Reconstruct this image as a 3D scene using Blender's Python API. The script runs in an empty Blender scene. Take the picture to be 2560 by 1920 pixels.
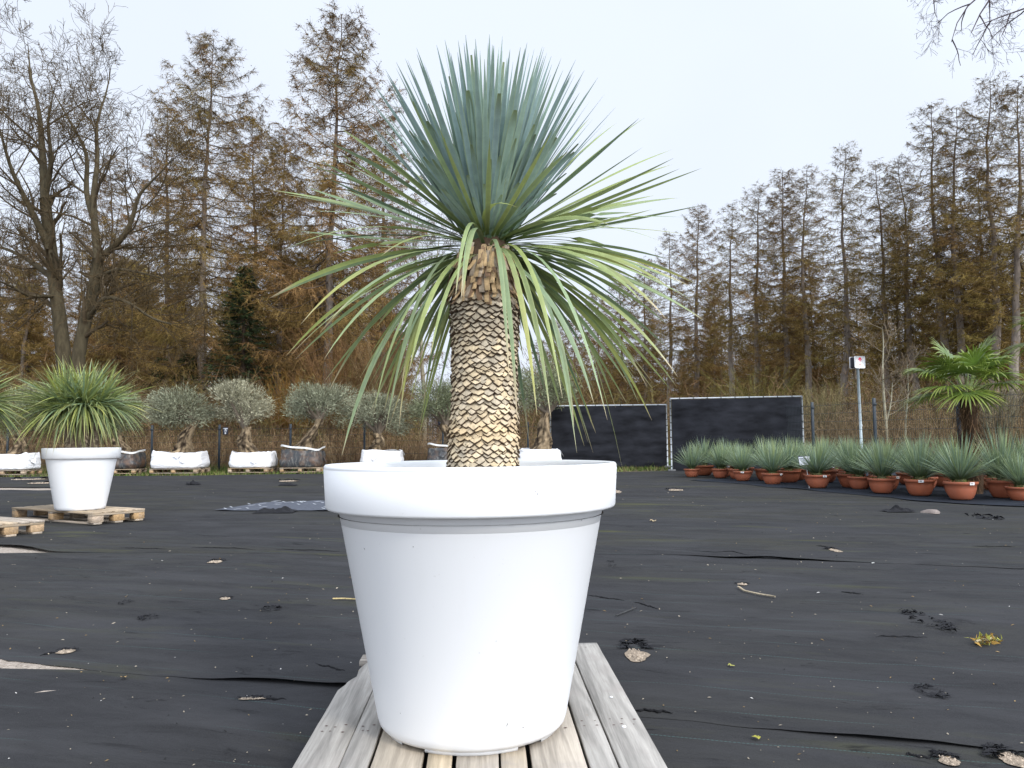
import bpy, bmesh, math, random
import numpy as np
from mathutils import Vector, Matrix, Euler

# ------------------------------------------------------------------ camera, sky, sun
S = bpy.context.scene
COL = S.collection
PI = math.pi
HC = 1.03                 # camera height above the cloth at y=0
FPX = 2000.0              # focal length in pixels of the 2560 wide photograph
PITCH, ROLL = math.atan(145 / FPX), math.radians(-0.5)
cam = bpy.data.cameras.new("camera")
cam.sensor_width = 36.0
cam.lens = 36.0 * FPX / 2560
cam.clip_start, cam.clip_end = 0.05, 3000
camo = bpy.data.objects.new("camera", cam)
RM = (Matrix.Rotation(PI / 2 + PITCH, 3, 'X') @ Matrix.Rotation(ROLL, 3, 'Z'))
camo.matrix_world = Matrix.Translation((0, 0, HC)) @ RM.to_4x4()
COL.objects.link(camo)
S.camera = camo

SUN_EL, SUN_AZ = math.radians(35), math.radians(37)      # behind the camera, to its right
sund = Vector((math.sin(SUN_AZ) * math.cos(SUN_EL), -math.cos(SUN_AZ) * math.cos(SUN_EL), math.sin(SUN_EL)))
sl = bpy.data.lights.new("sun", 'SUN')
sl.energy = 1.75
sl.angle = math.radians(9)
sl.color = (1.0, 0.955, 0.88)
so = bpy.data.objects.new("sun", sl)
so.rotation_euler = (-sund).to_track_quat('-Z', 'Y').to_euler()
so.location = (6, -10, 14)
COL.objects.link(so)

W = bpy.data.worlds.new("World")
S.world = W
W.use_nodes = True
nt = W.node_tree
bgn = nt.nodes['Background']
sky = nt.nodes.new('ShaderNodeTexSky')
sky.sky_type = 'NISHITA'
sky.sun_disc = False
sky.sun_elevation = SUN_EL
sky.sun_rotation = PI - SUN_AZ
sky.dust_density = 3.0
mx = nt.nodes.new('ShaderNodeMix'); mx.data_type = 'RGBA'
tc = nt.nodes.new('ShaderNodeTexCoord')
nz = nt.nodes.new('ShaderNodeTexNoise'); nz.inputs['Scale'].default_value = 1.6; nz.inputs['Detail'].default_value = 4
mr = nt.nodes.new('ShaderNodeMapRange')
mr.inputs['From Min'].default_value = 0.35; mr.inputs['From Max'].default_value = 0.65
mr.inputs['To Min'].default_value = 0.87; mr.inputs['To Max'].default_value = 0.96
nt.links.new(tc.outputs['Generated'], nz.inputs['Vector'])
nt.links.new(nz.outputs['Fac'], mr.inputs['Value'])
nt.links.new(mr.outputs['Result'], mx.inputs['Factor'])
nt.links.new(sky.outputs['Color'], mx.inputs['A'])
mx.inputs['B'].default_value = (8.05, 8.75, 10.0, 1)      # thin bright cloud veil
# veil boosted towards the sun and overhead, out of frame, to add fill light
dp = nt.nodes.new('ShaderNodeVectorMath'); dp.operation = 'DOT_PRODUCT'; dp.inputs[1].default_value = sund
m1 = nt.nodes.new('ShaderNodeMapRange'); m1.interpolation_type = 'SMOOTHSTEP'
for k_, v_ in (('From Min', -0.15), ('From Max', 0.95), ('To Min', 1.0), ('To Max', 2.9)): m1.inputs[k_].default_value = v_
vs = nt.nodes.new('ShaderNodeVectorMath'); vs.operation = 'SCALE'
nt.links.new(tc.outputs['Generated'], dp.inputs[0]); nt.links.new(dp.outputs['Value'], m1.inputs['Value'])
nt.links.new(mx.outputs['Result'], vs.inputs[0]); nt.links.new(m1.outputs['Result'], vs.inputs['Scale'])
nt.links.new(vs.outputs[0], bgn.inputs['Color'])
bgn.inputs['Strength'].default_value = 0.1
S.view_settings.view_transform = 'Standard'
S.view_settings.look = 'None'
S.view_settings.exposure = 0.18
S.view_settings.gamma = 1.0
S.view_settings.use_curve_mapping = False
S.render.engine = 'CYCLES'
S.cycles.max_bounces = 6
S.cycles.transparent_max_bounces = 4

# ------------------------------------------------------------------ pixel <-> world helpers
def ray(u, v):
    return RM @ Vector(((u - 1280) / FPX, -(v - 960) / FPX, -1.0))
def P(u, v, Y):                 # a point at depth Y seen at pixel (u,v) of the 2560x1920 photograph
    d = ray(u, v)
    return np.array((d.x / d.y * Y, Y, HC + d.z / d.y * Y))
SL = 0.009
def gz(x, y):
    return SL * np.clip(y, -6, 30)
def G(u, v):                    # ground point under pixel
    d = ray(u, v)
    t = HC / (SL * d.y - d.z)
    return np.array((d.x * t, d.y * t, SL * d.y * t))
K_ = 2560 / 2212
def PD(u, v, Y): return P(u * K_, v * K_, Y)
def GD(u, v): return G(u * K_, v * K_)

# ------------------------------------------------------------------ mesh helpers
def rs(seed): return np.random.default_rng(seed)
def nrm(v):
    return v / np.maximum(np.linalg.norm(v, axis=-1, keepdims=True), 1e-9)

class MB:
    def __init__(s):
        s.v, s.f, s.c, s.n = [], [], [], 0
    def add(s, v, f, c=(0.5, 0.5, 0.5)):
        v = np.asarray(v, float).reshape(-1, 3)
        f = np.asarray(f, int)
        c = np.asarray(c, float)
        if c.ndim == 1: c = np.tile(c, (len(v), 1))
        s.v.append(v); s.f.append(f + s.n); s.c.append(c.reshape(-1, 3)); s.n += len(v)
        return s
    def mesh(s, name, mat, smooth=False):
        me = bpy.data.meshes.new(name)
        V = np.concatenate(s.v); Cc = np.concatenate(s.c)
        me.vertices.add(len(V)); me.vertices.foreach_set('co', V.astype(np.float32).ravel())
        loops = np.concatenate([f.ravel() for f in s.f])
        tot = np.concatenate([np.full(len(f), f.shape[1]) for f in s.f])
        start = np.concatenate(([0], np.cumsum(tot)[:-1]))
        me.loops.add(len(loops)); me.loops.foreach_set('vertex_index', loops.astype(np.int32))
        me.polygons.add(len(tot)); me.polygons.foreach_set('loop_start', start.astype(np.int32))
        me.update(calc_edges=True)
        me.validate()
        if smooth: me.polygons.foreach_set('use_smooth', np.ones(len(me.polygons), bool))
        a = me.color_attributes.new('Col', 'FLOAT_COLOR', 'POINT')
        rgba = np.ones((len(V), 4), np.float32); rgba[:, :3] = np.clip(Cc, 0, 1)
        a.data.foreach_set('color', rgba.ravel())
        me.materials.append(mat)
        return me
    def obj(s, name, mat, parent=None, smooth=False):
        o = bpy.data.objects.new(name, s.mesh(name, mat, smooth))
        COL.objects.link(o)
        if parent is not None: o.parent = parent
        return o

def tag(o, label=None, cat=None, group=None, kind=None):
    if label: o['label'] = label
    if cat: o['category'] = cat
    if group: o['group'] = group
    if kind: o['kind'] = kind
    return o
def thing(name, label, cat, loc=(0, 0, 0), rz=0.0, group=None):
    o = bpy.data.objects.new(name, None); COL.objects.link(o)
    o.location = loc; o.rotation_euler = (0, 0, rz)
    o.empty_display_size = 0.2
    return tag(o, label, cat, group)
def dup(root, loc, rz=0.0, sc=1.0, label=None, group=None, rot=None):
    r = root.copy(); COL.objects.link(r)
    r.location = loc; r.rotation_euler = rot if rot is not None else (0, 0, rz); r.scale = (sc,) * 3
    if label: r['label'] = label
    if group: r['group'] = group
    elif 'group' in r: del r['group']
    for ch in list(root.children):
        c = ch.copy(); COL.objects.link(c); c.parent = r
        for g in list(ch.children):
            d = g.copy(); COL.objects.link(d); d.parent = c
    return r

def tubes(mb, Pt, R, col, sides=3):
    Pt = np.asarray(Pt, float); N, K, _ = Pt.shape
    R = np.broadcast_to(np.asarray(R, float), (N, K))
    T = nrm(np.gradient(Pt, axis=1))
    main = nrm(Pt[:, -1] - Pt[:, 0])
    ref = np.where(np.abs(main[:, 2:3]) > 0.7, np.array([[1.0, 0.13, 0]]), np.array([[0.05, 0.1, 1.0]]))
    A = nrm(np.cross(T, ref[:, None, :])); B = np.cross(T, A)
    th = np.arange(sides) / sides * 2 * PI
    V = Pt[:, :, None, :] + R[:, :, None, None] * (A[:, :, None, :] * np.cos(th)[None, None, :, None] + B[:, :, None, :] * np.sin(th)[None, None, :, None])
    idx = np.arange(N * K * sides).reshape(N, K, sides)
    j2 = (np.arange(sides) + 1) % sides
    F = np.stack([idx[:, :-1, :], idx[:, :-1, j2], idx[:, 1:, j2], idx[:, 1:, :]], -1).reshape(-1, 4)
    c = np.asarray(col, float)
    if c.ndim == 1: c = np.broadcast_to(c, (N, K, sides, 3))
    elif c.ndim == 2: c = np.broadcast_to(c[:, None, None, :], (N, K, sides, 3))
    elif c.ndim == 3: c = np.broadcast_to(c[:, :, None, :], (N, K, sides, 3))
    mb.add(V, F, c.reshape(-1, 3))
    if sides > 3:
        mb.f.append(idx[:, -1, ::-1].reshape(N, sides) + (mb.n - len(V.reshape(-1, 3))))
        mb.f.append(idx[:, 0, :].reshape(N, sides) + (mb.n - len(V.reshape(-1, 3))))
def tube(mb, pts, r, col, sides=8):
    pts = np.asarray(pts, float)
    r = np.broadcast_to(np.asarray(r, float), (len(pts),))
    tubes(mb, pts[None], r[None], col, sides)
def ribbons(mb, Pt, Wd, Side, col, fold=None, nv=None):
    """Pt [N,K,3], Wd [N,K] full width, Side [N,K,3]; fold [N,K] depth of the V with normal nv [N,K,3]"""
    N, K, _ = Pt.shape
    h = (Wd * 0.5)[:, :, None] * Side
    rows = [Pt - h, Pt + h] if fold is None else [Pt - h, Pt + nv * fold[:, :, None], Pt + h]
    m = len(rows)
    V = np.stack(rows, 2)
    idx = np.arange(N * K * m).reshape(N, K, m)
    F = np.stack([idx[:, :-1, :-1], idx[:, :-1, 1:], idx[:, 1:, 1:], idx[:, 1:, :-1]], -1).reshape(-1, 4)
    c = np.asarray(col, float)
    if c.ndim == 1: c = np.broadcast_to(c, (N, K, m, 3))
    elif c.ndim == 2: c = np.broadcast_to(c[:, None, None, :], (N, K, m, 3))
    elif c.ndim == 3: c = np.broadcast_to(c[:, :, None, :], (N, K, m, 3))
    mb.add(V, F, c.reshape(-1, 3))
def lathe(mb, prof, col, n=48, center=(0, 0, 0), wob=None):
    prof = np.asarray(prof, float); m = len(prof)
    th = np.arange(n) / n * 2 * PI
    r = prof[:, 0][:, None]
    if wob is not None: r = r * wob(th[None, :], prof[:, 1][:, None])
    V = np.stack([r * np.cos(th), r * np.sin(th), np.broadcast_to(prof[:, 1][:, None], (m, n))], -1) + np.asarray(center)
    idx = np.arange(m * n).reshape(m, n); j2 = (np.arange(n) + 1) % n
    F = np.stack([idx[:-1, :], idx[:-1, j2], idx[1:, j2], idx[1:, :]], -1).reshape(-1, 4)
    mb.add(V, F, col)
def box(mb, c, s, col, rz=0.0, bev=0.003, rot=None, jit=0.0, rng=None):
    bm = bmesh.new(); bmesh.ops.create_cube(bm, size=1.0)
    bmesh.ops.scale(bm, vec=s, verts=bm.verts)
    if bev: bmesh.ops.bevel(bm, geom=bm.edges[:], offset=bev, segments=1, affect='EDGES')
    M = Matrix.Translation(c) @ (rot.to_4x4() if rot is not None else Matrix.Rotation(rz, 4, 'Z'))
    bmesh.ops.transform(bm, matrix=M, verts=bm.verts)
    V = np.array([v.co[:] for v in bm.verts])
    bm.verts.index_update()
    q = [[v.index for v in f.verts] for f in bm.faces]
    bm.free()
    for k in (3, 4):
        ff = [x for x in q if len(x) == k]
        if ff:
            mb.f.append(np.array(ff) + mb.n)
    mb.v.append(V); mb.c.append(np.tile(np.asarray(col, float), (len(V), 1))); mb.n += len(V)
def prism(mb, poly, y0, y1, col, place):
    """extrude a 2-D polygon (x,z) between y0 and y1; place maps (n,3) arrays"""
    p = np.asarray(poly, float); n = len(p)
    V = np.concatenate([np.stack([p[:, 0], np.full(n, y0), p[:, 1]], 1), np.stack([p[:, 0], np.full(n, y1), p[:, 1]], 1)])
    V = place(V)
    base = mb.n
    i = np.arange(n); j = (i + 1) % n
    mb.add(V, np.stack([i, j, j + n, i + n], 1), col)
    mb.f.append((np.arange(n)[None, :]) + base)
    mb.f.append((np.arange(n)[::-1][None, :]) + n + base)

_tab = rs(99).random((256, 256))
def vnoise(x, y):
    x = np.asarray(x, float); y = np.asarray(y, float)
    xi = np.floor(x).astype(int); yi = np.floor(y).astype(int)
    fx = x - xi; fy = y - yi
    fx = fx * fx * (3 - 2 * fx); fy = fy * fy * (3 - 2 * fy)
    g = lambda a, b: _tab[a % 256, b % 256]
    return (g(xi, yi) * (1 - fx) + g(xi + 1, yi) * fx) * (1 - fy) + (g(xi, yi + 1) * (1 - fx) + g(xi + 1, yi + 1) * fx) * fy - 0.5
def fbm(x, y, o=4):
    r = 0; a = 1.0
    for k in range(o):
        r = r + a * vnoise(x * 2 ** k + 17.3 * k, y * 2 ** k + 5.1 * k); a *= 0.5
    return r

# ------------------------------------------------------------------ materials
def newmat(name):
    m = bpy.data.materials.new(name); m.use_nodes = True
    return m, m.node_tree, m.node_tree.nodes['Principled BSDF']
def nd(t, ty, **kw):
    n = t.nodes.new(ty)
    for k, v in kw.items():
        if k in n.inputs: n.inputs[k].default_value = v
        else: setattr(n, k, v)
    return n
def coords(t, scale=(1, 1, 1), rot=(0, 0, 0)):
    c = t.nodes.new('ShaderNodeTexCoord'); m = t.nodes.new('ShaderNodeMapping')
    m.inputs['Scale'].default_value = scale; m.inputs['Rotation'].default_value = rot
    t.links.new(c.outputs['Object'], m.inputs['Vector'])
    return m.outputs['Vector']
def mixc(t, fac, a, b, mode='MIX'):
    m = t.nodes.new('ShaderNodeMix'); m.data_type = 'RGBA'; m.blend_type = mode
    for key, val in (('Factor', fac), ('A', a), ('B', b)):
        if hasattr(val, 'links') or hasattr(val, 'is_output'): t.links.new(val, m.inputs[key])
        elif key == 'Factor': m.inputs[key].default_value = val
        else: m.inputs[key].default_value = (*val, 1)
    return m.outputs['Result']
def maprange(t, val, a, b, c, d):
    m = t.nodes.new('ShaderNodeMapRange')
    t.links.new(val, m.inputs['Value'])
    for k, x in zip(('From Min', 'From Max', 'To Min', 'To Max'), (a, b, c, d)): m.inputs[k].default_value = x
    return m.outputs['Result']
def noise(t, vec, scale, detail=4, rough=0.5, dist=0.0):
    n = t.nodes.new('ShaderNodeTexNoise')
    n.inputs['Scale'].default_value = scale; n.inputs['Detail'].default_value = detail
    n.inputs['Roughness'].default_value = rough; n.inputs['Distortion'].default_value = dist
    t.links.new(vec, n.inputs['Vector'])
    return n.outputs['Fac']
def mathn(t, op, a, b=0.0):
    m = t.nodes.new('ShaderNodeMath'); m.operation = op
    for i, x in enumerate((a, b)):
        if hasattr(x, 'is_output'): t.links.new(x, m.inputs[i])
        else: m.inputs[i].default_value = x
    return m.outputs[0]
def bump(t, b, h, strength, dist=0.01):
    n = t.nodes.new('ShaderNodeBump'); n.inputs['Strength'].default_value = strength; n.inputs['Distance'].default_value = dist
    t.links.new(h, n.inputs['Height']); t.links.new(n.outputs['Normal'], b.inputs['Normal'])
def vmat(name, rough=0.7, scale=8.0, amt=0.35, stretch=(1, 1, 1), bmp=0.0, bd=0.01, spec=0.3, trans=0.0, detail=5):
    m, t, b = newmat(name)
    a = t.nodes.new('ShaderNodeVertexColor'); a.layer_name = 'Col'
    f = noise(t, coords(t, stretch), scale, detail, 0.6)
    k = maprange(t, f, 0.25, 0.75, 1 - amt, 1 + amt)
    col = t.nodes.new('ShaderNodeVectorMath'); col.operation = 'SCALE'
    t.links.new(a.outputs['Color'], col.inputs[0]); t.links.new(k, col.inputs['Scale'])
    t.links.new(col.outputs[0], b.inputs['Base Color'])
    b.inputs['Roughness'].default_value = rough
    b.inputs['Specular IOR Level'].default_value = spec
    if bmp: bump(t, b, f, bmp, bd)
    if trans:
        tr = t.nodes.new('ShaderNodeBsdfTranslucent'); ms = t.nodes.new('ShaderNodeMixShader')
        t.links.new(col.outputs[0], tr.inputs['Color']); ms.inputs[0].default_value = trans
        t.links.new(b.outputs[0], ms.inputs[1]); t.links.new(tr.outputs[0], ms.inputs[2])
        t.links.new(ms.outputs[0], t.nodes['Material Output'].inputs['Surface'])
    return m
M_leaf = vmat('yucca_leaf', 0.42, 30, 0.16, (1, 1, 1), spec=0.45, trans=0.22)
M_palm = vmat('palm_leaf', 0.35, 12, 0.2, spec=0.5, trans=0.2)
M_scale = vmat('leaf_base_scale', 0.8, 160, 0.28, (1, 1, 0.35), 0.25, 0.002, spec=0.2)
M_bark = vmat('bark', 0.9, 9, 0.45, (1, 1, 0.3), 0.6, 0.02, spec=0.15)
M_twig = vmat('twig', 1.0, 0.5, 0.25, spec=0.02)
M_olive = vmat('olive_leaf', 0.6, 2.0, 0.3, spec=0.3)
M_needle = vmat('needle', 0.8, 1.0, 0.3, spec=0.2)
M_grass = vmat('grass', 0.7, 1.5, 0.3, spec=0.2)
M_metal = vmat('galvanised_metal', 0.45, 20, 0.15, spec=0.5)
M_post = vmat('painted_metal', 0.5, 10, 0.15, spec=0.4)
M_debris = vmat('debris', 0.85, 60, 0.35, spec=0.2)
M_shade = vmat('shade_cloth', 0.85, 2.6, 0.75, (0.6, 1, 1.7), 0.2, 0.01, spec=0.1, detail=7)
M_torn = vmat('torn_cloth', 0.8, 30, 0.4, spec=0.2)

def wood_mat(name, axis):
    m, t, b = newmat(name)
    a = t.nodes.new('ShaderNodeVertexColor'); a.layer_name = 'Col'
    st = (1, 0.05, 1) if axis == 'Y' else (0.05, 1, 1)
    v = coords(t, st)
    g1 = noise(t, v, 38, 3, 0.55, 1.4)
    rings = mathn(t, 'SINE', mathn(t, 'MULTIPLY', noise(t, v, 9, 2, 0.5, 0.6), 46.0))
    fine = noise(t, coords(t, (st[0] * 1.0, st[1] * 1.0, 1)), 220, 2, 0.6)
    blot = noise(t, coords(t), 7.0, 5, 0.6)
    k = mathn(t, 'ADD', mathn(t, 'MULTIPLY', maprange(t, rings, -1, 1, -0.16, 0.08), 1.0), maprange(t, g1, 0.3, 0.7, 0.78, 1.15))
    k = mathn(t, 'MULTIPLY', k, maprange(t, fine, 0.3, 0.75, 0.88, 1.1))
    col = t.nodes.new('ShaderNodeVectorMath'); col.operation = 'SCALE'
    t.links.new(a.outputs['Color'], col.inputs[0]); t.links.new(k, col.inputs['Scale'])
    c2 = mixc(t, maprange(t, blot, 0.52, 0.7, 0.0, 0.55), col.outputs[0], (0.30, 0.27, 0.245))
    kn = nd(t, 'ShaderNodeTexVoronoi'); kn.inputs['Scale'].default_value = 4.2
    t.links.new(coords(t, (1.6, 0.75, 1) if axis == 'Y' else (0.75, 1.6, 1)), kn.inputs['Vector'])
    c3 = mixc(t, maprange(t, kn.outputs['Distance'], 0.03, 0.075, 0.8, 0.0), c2, (0.20, 0.11, 0.06))
    t.links.new(c3, b.inputs['Base Color'])
    b.inputs['Roughness'].default_value = 0.8
    b.inputs['Specular IOR Level'].default_value = 0.2
    bump(t, b, k, 0.35, 0.003)
    return m
M_wood = wood_mat('weathered_plank', 'Y')
M_woodx = wood_mat('weathered_plank_cross', 'X')

m, t, b = newmat('white_pot_plastic')
v = coords(t)
dirt = noise(t, coords(t, (6, 6, 1.2)), 3.0, 6, 0.65)
sp = noise(t, v, 55, 2, 0.5)
c1 = mixc(t, maprange(t, dirt, 0.55, 0.85, 0.0, 0.18), (0.755, 0.76, 0.76), (0.66, 0.66, 0.64))
c1 = mixc(t, maprange(t, sp, 0.74, 0.8, 0.0, 0.5), c1, (0.5, 0.49, 0.46))
t.links.new(c1, b.inputs['Base Color'])
b.inputs['Roughness'].default_value = 0.42
b.inputs['Specular IOR Level'].default_value = 0.4
bump(t, b, noise(t, v, 180, 2, 0.5), 0.04, 0.002)
M_white = m

m, t, b = newmat('terracotta_plastic')
d1 = noise(t, coords(t), 5, 5, 0.6)
d2 = noise(t, coords(t, (1, 1, 3)), 16, 4, 0.6)
oi = t.nodes.new('ShaderNodeObjectInfo')
c1 = mixc(t, maprange(t, d1, 0.4, 0.75, 0.0, 0.7), (0.36, 0.100, 0.042), (0.25, 0.085, 0.052))
c1 = mixc(t, maprange(t, d2, 0.55, 0.75, 0.0, 0.45), c1, (0.33, 0.21, 0.15))
c1 = mixc(t, mathn(t, 'MULTIPLY', oi.outputs['Random'], 0.35), c1, (0.42, 0.14, 0.08))
t.links.new(c1, b.inputs['Base Color']); b.inputs['Roughness'].default_value = 0.55
M_terra = m

m, t, b = newmat('bag_fabric')
a = t.nodes.new('ShaderNodeVertexColor'); a.layer_name = 'Col'
f1 = noise(t, coords(t, (1, 1, 2.5)), 5, 6, 0.65, 0.6)
t.links.new(a.outputs['Color'], b.inputs['Base Color'])
b.inputs['Roughness'].default_value = 0.6
bump(t, b, f1, 0.8, 0.05)
M_bag = m
m, t, b = newmat('dirty_black_bag')
a = t.nodes.new('ShaderNodeVertexColor'); a.layer_name = 'Col'
f1 = noise(t, coords(t, (2, 2, 0.7)), 6, 7, 0.7, 0.4)
f2 = noise(t, coords(t, (1, 1, 1)), 3, 4, 0.6)
c1 = mixc(t, maprange(t, f1, 0.5, 0.62, 0, 0.9), (0.03, 0.033, 0.036), (0.17, 0.165, 0.15))
c1 = mixc(t, maprange(t, f2, 0.5, 0.68, 0, 0.8), c1, (0.14, 0.075, 0.04))
t.links.new(c1, b.inputs['Base Color']); b.inputs['Roughness'].default_value = 0.5
bump(t, b, f1, 0.5, 0.03)
M_blackbag = m

def fabric_mat(name, base, moss_amt, lines=True, tint=(0.040, 0.038, 0.020)):
    m, t, b = newmat(name)
    v = coords(t)
    st = noise(t, coords(t, (0.8, 2.3, 1), (0, 0, 0.1)), 1.7, 7, 0.68, 0.9)
    st2 = noise(t, coords(t, (1.3, 5, 1), (0, 0, -0.08)), 3.5, 5, 0.65, 0.6)
    big = noise(t, coords(t, (0.5, 1.1, 1)), 0.55, 4, 0.55)
    fine = noise(t, v, 420, 2, 0.6)
    gr = noise(t, v, 60, 5, 0.7)
    c = mixc(t, maprange(t, st, 0.35, 0.68, 0, 1), tuple(x * 0.66 for x in base), tuple(x * 1.42 for x in base))
    c = mixc(t, maprange(t, st2, 0.45, 0.75, 0, 0.5), c, tuple(x * 1.55 for x in base))
    mo = mathn(t, 'MULTIPLY', maprange(t, big, 0.42, 0.68, 0, 1), maprange(t, st, 0.4, 0.62, 0.15, 1))
    mo = mathn(t, 'MULTIPLY', mo, moss_amt)
    c = mixc(t, mo, c, tint)
    mo2 = mathn(t, 'MULTIPLY', maprange(t, noise(t, coords(t, (0.6, 3.0, 1)), 0.9, 5, 0.6), 0.6, 0.7, 0, 0.75), moss_amt)
    c = mixc(t, mo2, c, (0.075, 0.078, 0.022))
    c = mixc(t, maprange(t, fine, 0.35, 0.7, 0.0, 0.8), c, tuple(x * 1.9 for x in base))
    c = mixc(t, maprange(t, gr, 0.64, 0.72, 0.0, 0.6), c, (0.055, 0.053, 0.050))
    sm = noise(t, coords(t, (0.75, 2.2, 1), (0, 0, 0.25)), 3.2, 6, 0.72, 0.8)
    c = mixc(t, maprange(t, sm, 0.60, 0.68, 0.0, 0.75), c, tuple(x * 0.38 for x in base))
    lt = noise(t, coords(t, (0.5, 1.5, 1), (0, 0, -0.15)), 1.7, 5, 0.6, 0.5)
    c = mixc(t, maprange(t, lt, 0.48, 0.70, 0.0, 0.65), c, tuple(x * 2.0 for x in base))
    if lines:
        sx = t.nodes.new('ShaderNodeSeparateXYZ'); t.links.new(v, sx.inputs[0])
        wob = maprange(t, noise(t, coords(t, (0.7, 0.7, 1)), 1.2, 2), 0, 1, -0.06, 0.06)
        y = mathn(t, 'ADD', sx.outputs['Y'], wob)
        fr = mathn(t, 'ABSOLUTE', mathn(t, 'SUBTRACT', mathn(t, 'FRACT', mathn(t, 'DIVIDE', y, 0.27)), 0.5))
        ln = maprange(t, fr, 0.0, 0.012, 1.0, 0.0)
        dash = maprange(t, mathn(t, 'FRACT', mathn(t, 'MULTIPLY', sx.outputs['X'], 70.0)), 0.3, 0.5, 0.25, 1.0)
        brk = maprange(t, noise(t, coords(t, (1.2, 5, 1)), 1.1, 3), 0.42, 0.6, 0.0, 0.85)
        c = mixc(t, mathn(t, 'MULTIPLY', mathn(t, 'MULTIPLY', ln, dash), brk), c, (0.07, 0.13, 0.12))
    t.links.new(c, b.inputs['Base Color'])
    b.inputs['Roughness'].default_value = 0.9
    b.inputs['Specular IOR Level'].default_value = 0.07
    h = mathn(t, 'ADD', mathn(t, 'MULTIPLY', st, 1.0), mathn(t, 'MULTIPLY', gr, 0.12))
    bump(t, b, h, 0.4, 0.035)
    return m
M_fab = fabric_mat('ground_fabric', (0.0250, 0.0250, 0.0264), 0.45)
M_fab_mid = fabric_mat('ground_fabric_mid', (0.0250, 0.0250, 0.0262), 1.0)
M_fab_far = fabric_mat('ground_fabric_far', (0.0245, 0.0243, 0.0250), 0.9, False)
M_fab_pots = fabric_mat('ground_fabric_pots', (0.017, 0.020, 0.026), 0.12, False)

m, t, b = newmat('gravel_and_forest_floor')
vo = nd(t, 'ShaderNodeTexVoronoi'); vo.inputs['Scale'].default_value = 70
t.links.new(coords(t), vo.inputs['Vector'])
gcol = mixc(t, vo.outputs['Color'], (0.20, 0.16, 0.125), (0.42, 0.36, 0.30))
sx = t.nodes.new('ShaderNodeSeparateXYZ'); t.links.new(coords(t), sx.inputs[0])
lf = noise(t, coords(t), 1.4, 7, 0.7)
fcol = mixc(t, maprange(t, lf, 0.35, 0.65, 0, 1), (0.055, 0.04, 0.022), (0.13, 0.085, 0.045))
gm = noise(t, coords(t), 0.5, 5, 0.6)
fcol = mixc(t, maprange(t, gm, 0.5, 0.62, 0, 0.8), fcol, (0.055, 0.075, 0.02))
c1 = mixc(t, maprange(t, sx.outputs['Y'], 20.2, 21.4, 0, 1), gcol, fcol)
t.links.new(c1, b.inputs['Base Color']); b.inputs['Roughness'].default_value = 0.9
bump(t, b, vo.outputs['Distance'], 0.8, 0.012)
M_ground = m

# ------------------------------------------------------------------ ground and cloth sheets
def wrinkle(x, y):
    """shared height field of the slack cloth (world coordinates)"""
    a = x * 0.966 - y * 0.259; b_ = x * 0.259 + y * 0.966
    h = 0.016 * fbm(a * 0.7, b_ * 1.1, 3) + 0.006 * fbm(a * 1.7 + 40, b_ * 3.0 + 9, 4) + 0.0025 * fbm(a * 6 + 11, b_ * 8 + 2, 3)
    rg = np.abs(fbm(a * 0.35 + 7, b_ * 1.3 + 3, 2))
    return h + 0.018 * np.clip(0.10 - rg, 0, 1) / 0.10 * np.clip(fbm(a * 0.8 + 3, b_ * 0.8, 2) + 0.05, 0, 1)

mb = MB()
gx = np.concatenate([np.linspace(-900, -60, 12), np.linspace(-50, 50, 60), np.linspace(60, 900, 12)])
gy = np.concatenate([np.linspace(-60, -5, 5), np.linspace(-4, 30, 50), np.linspace(35, 140, 22), np.linspace(160, 1500, 8)])
X, Y = np.meshgrid(gx, gy)
Z = gz(X, Y) - 0.03 + np.where(Y > 26, 0.12 * fbm(X * 0.2, Y * 0.2, 3), 0)
idx = np.arange(X.size).reshape(X.shape)
F = np.stack([idx[:-1, :-1], idx[:-1, 1:], idx[1:, 1:], idx[1:, :-1]], -1).reshape(-1, 4)
mb.add(np.stack([X, Y, Z], -1), F, (0.3, 0.25, 0.2))
tag(mb.obj('ground', M_ground, smooth=True), kind='structure')

ANG = math.radians(-15)
ca, sa = math.cos(ANG), math.sin(ANG)
def loc2w(a, b_): return a * ca - b_ * sa, a * sa + b_ * ca
def interp(pts):
    xs, ys = zip(*pts)
    return lambda a: np.interp(a, xs, ys)
seamA = interp([(-9, 3.14), (-3.6, 3.12), (-3.25, 3.055), (-2.75, 3.02), (-1.56, 3.05), (-0.33, 2.985), (1.5, 2.95), (8, 2.9)])
seamA_low = interp([(-9, 2.85), (-3.6, 2.90), (-3.25, 2.94), (-2.75, 3.02), (-2.6, 3.14), (8, 3.1)])
seamB = interp([(-14, 6.5), (-7.0, 6.30), (-6.3, 6.12), (-5.9, 6.0), (-3, 6.4), (-0.58, 6.95), (2.14, 6.76), (6, 6.72), (12, 6.7)])
seamB_low = interp([(-14, 5.6), (-7.0, 5.72), (-6.3, 5.83), (-5.9, 6.0), (-5.7, 6.15), (-3, 6.5), (-0.58, 7.05), (12, 6.85)])
seamC = interp([(-30, 13.9), (-16, 13.8), (-13.3, 13.7), (-12.4, 13.3), (-10, 13.15), (-7, 13.1), (25, 13.1)])
seamC_low = interp([(-30, 12.8), (-16, 12.9), (-13.3, 13.0), (-12.4, 13.3), (-12.2, 13.5), (25, 13.3)])
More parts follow.
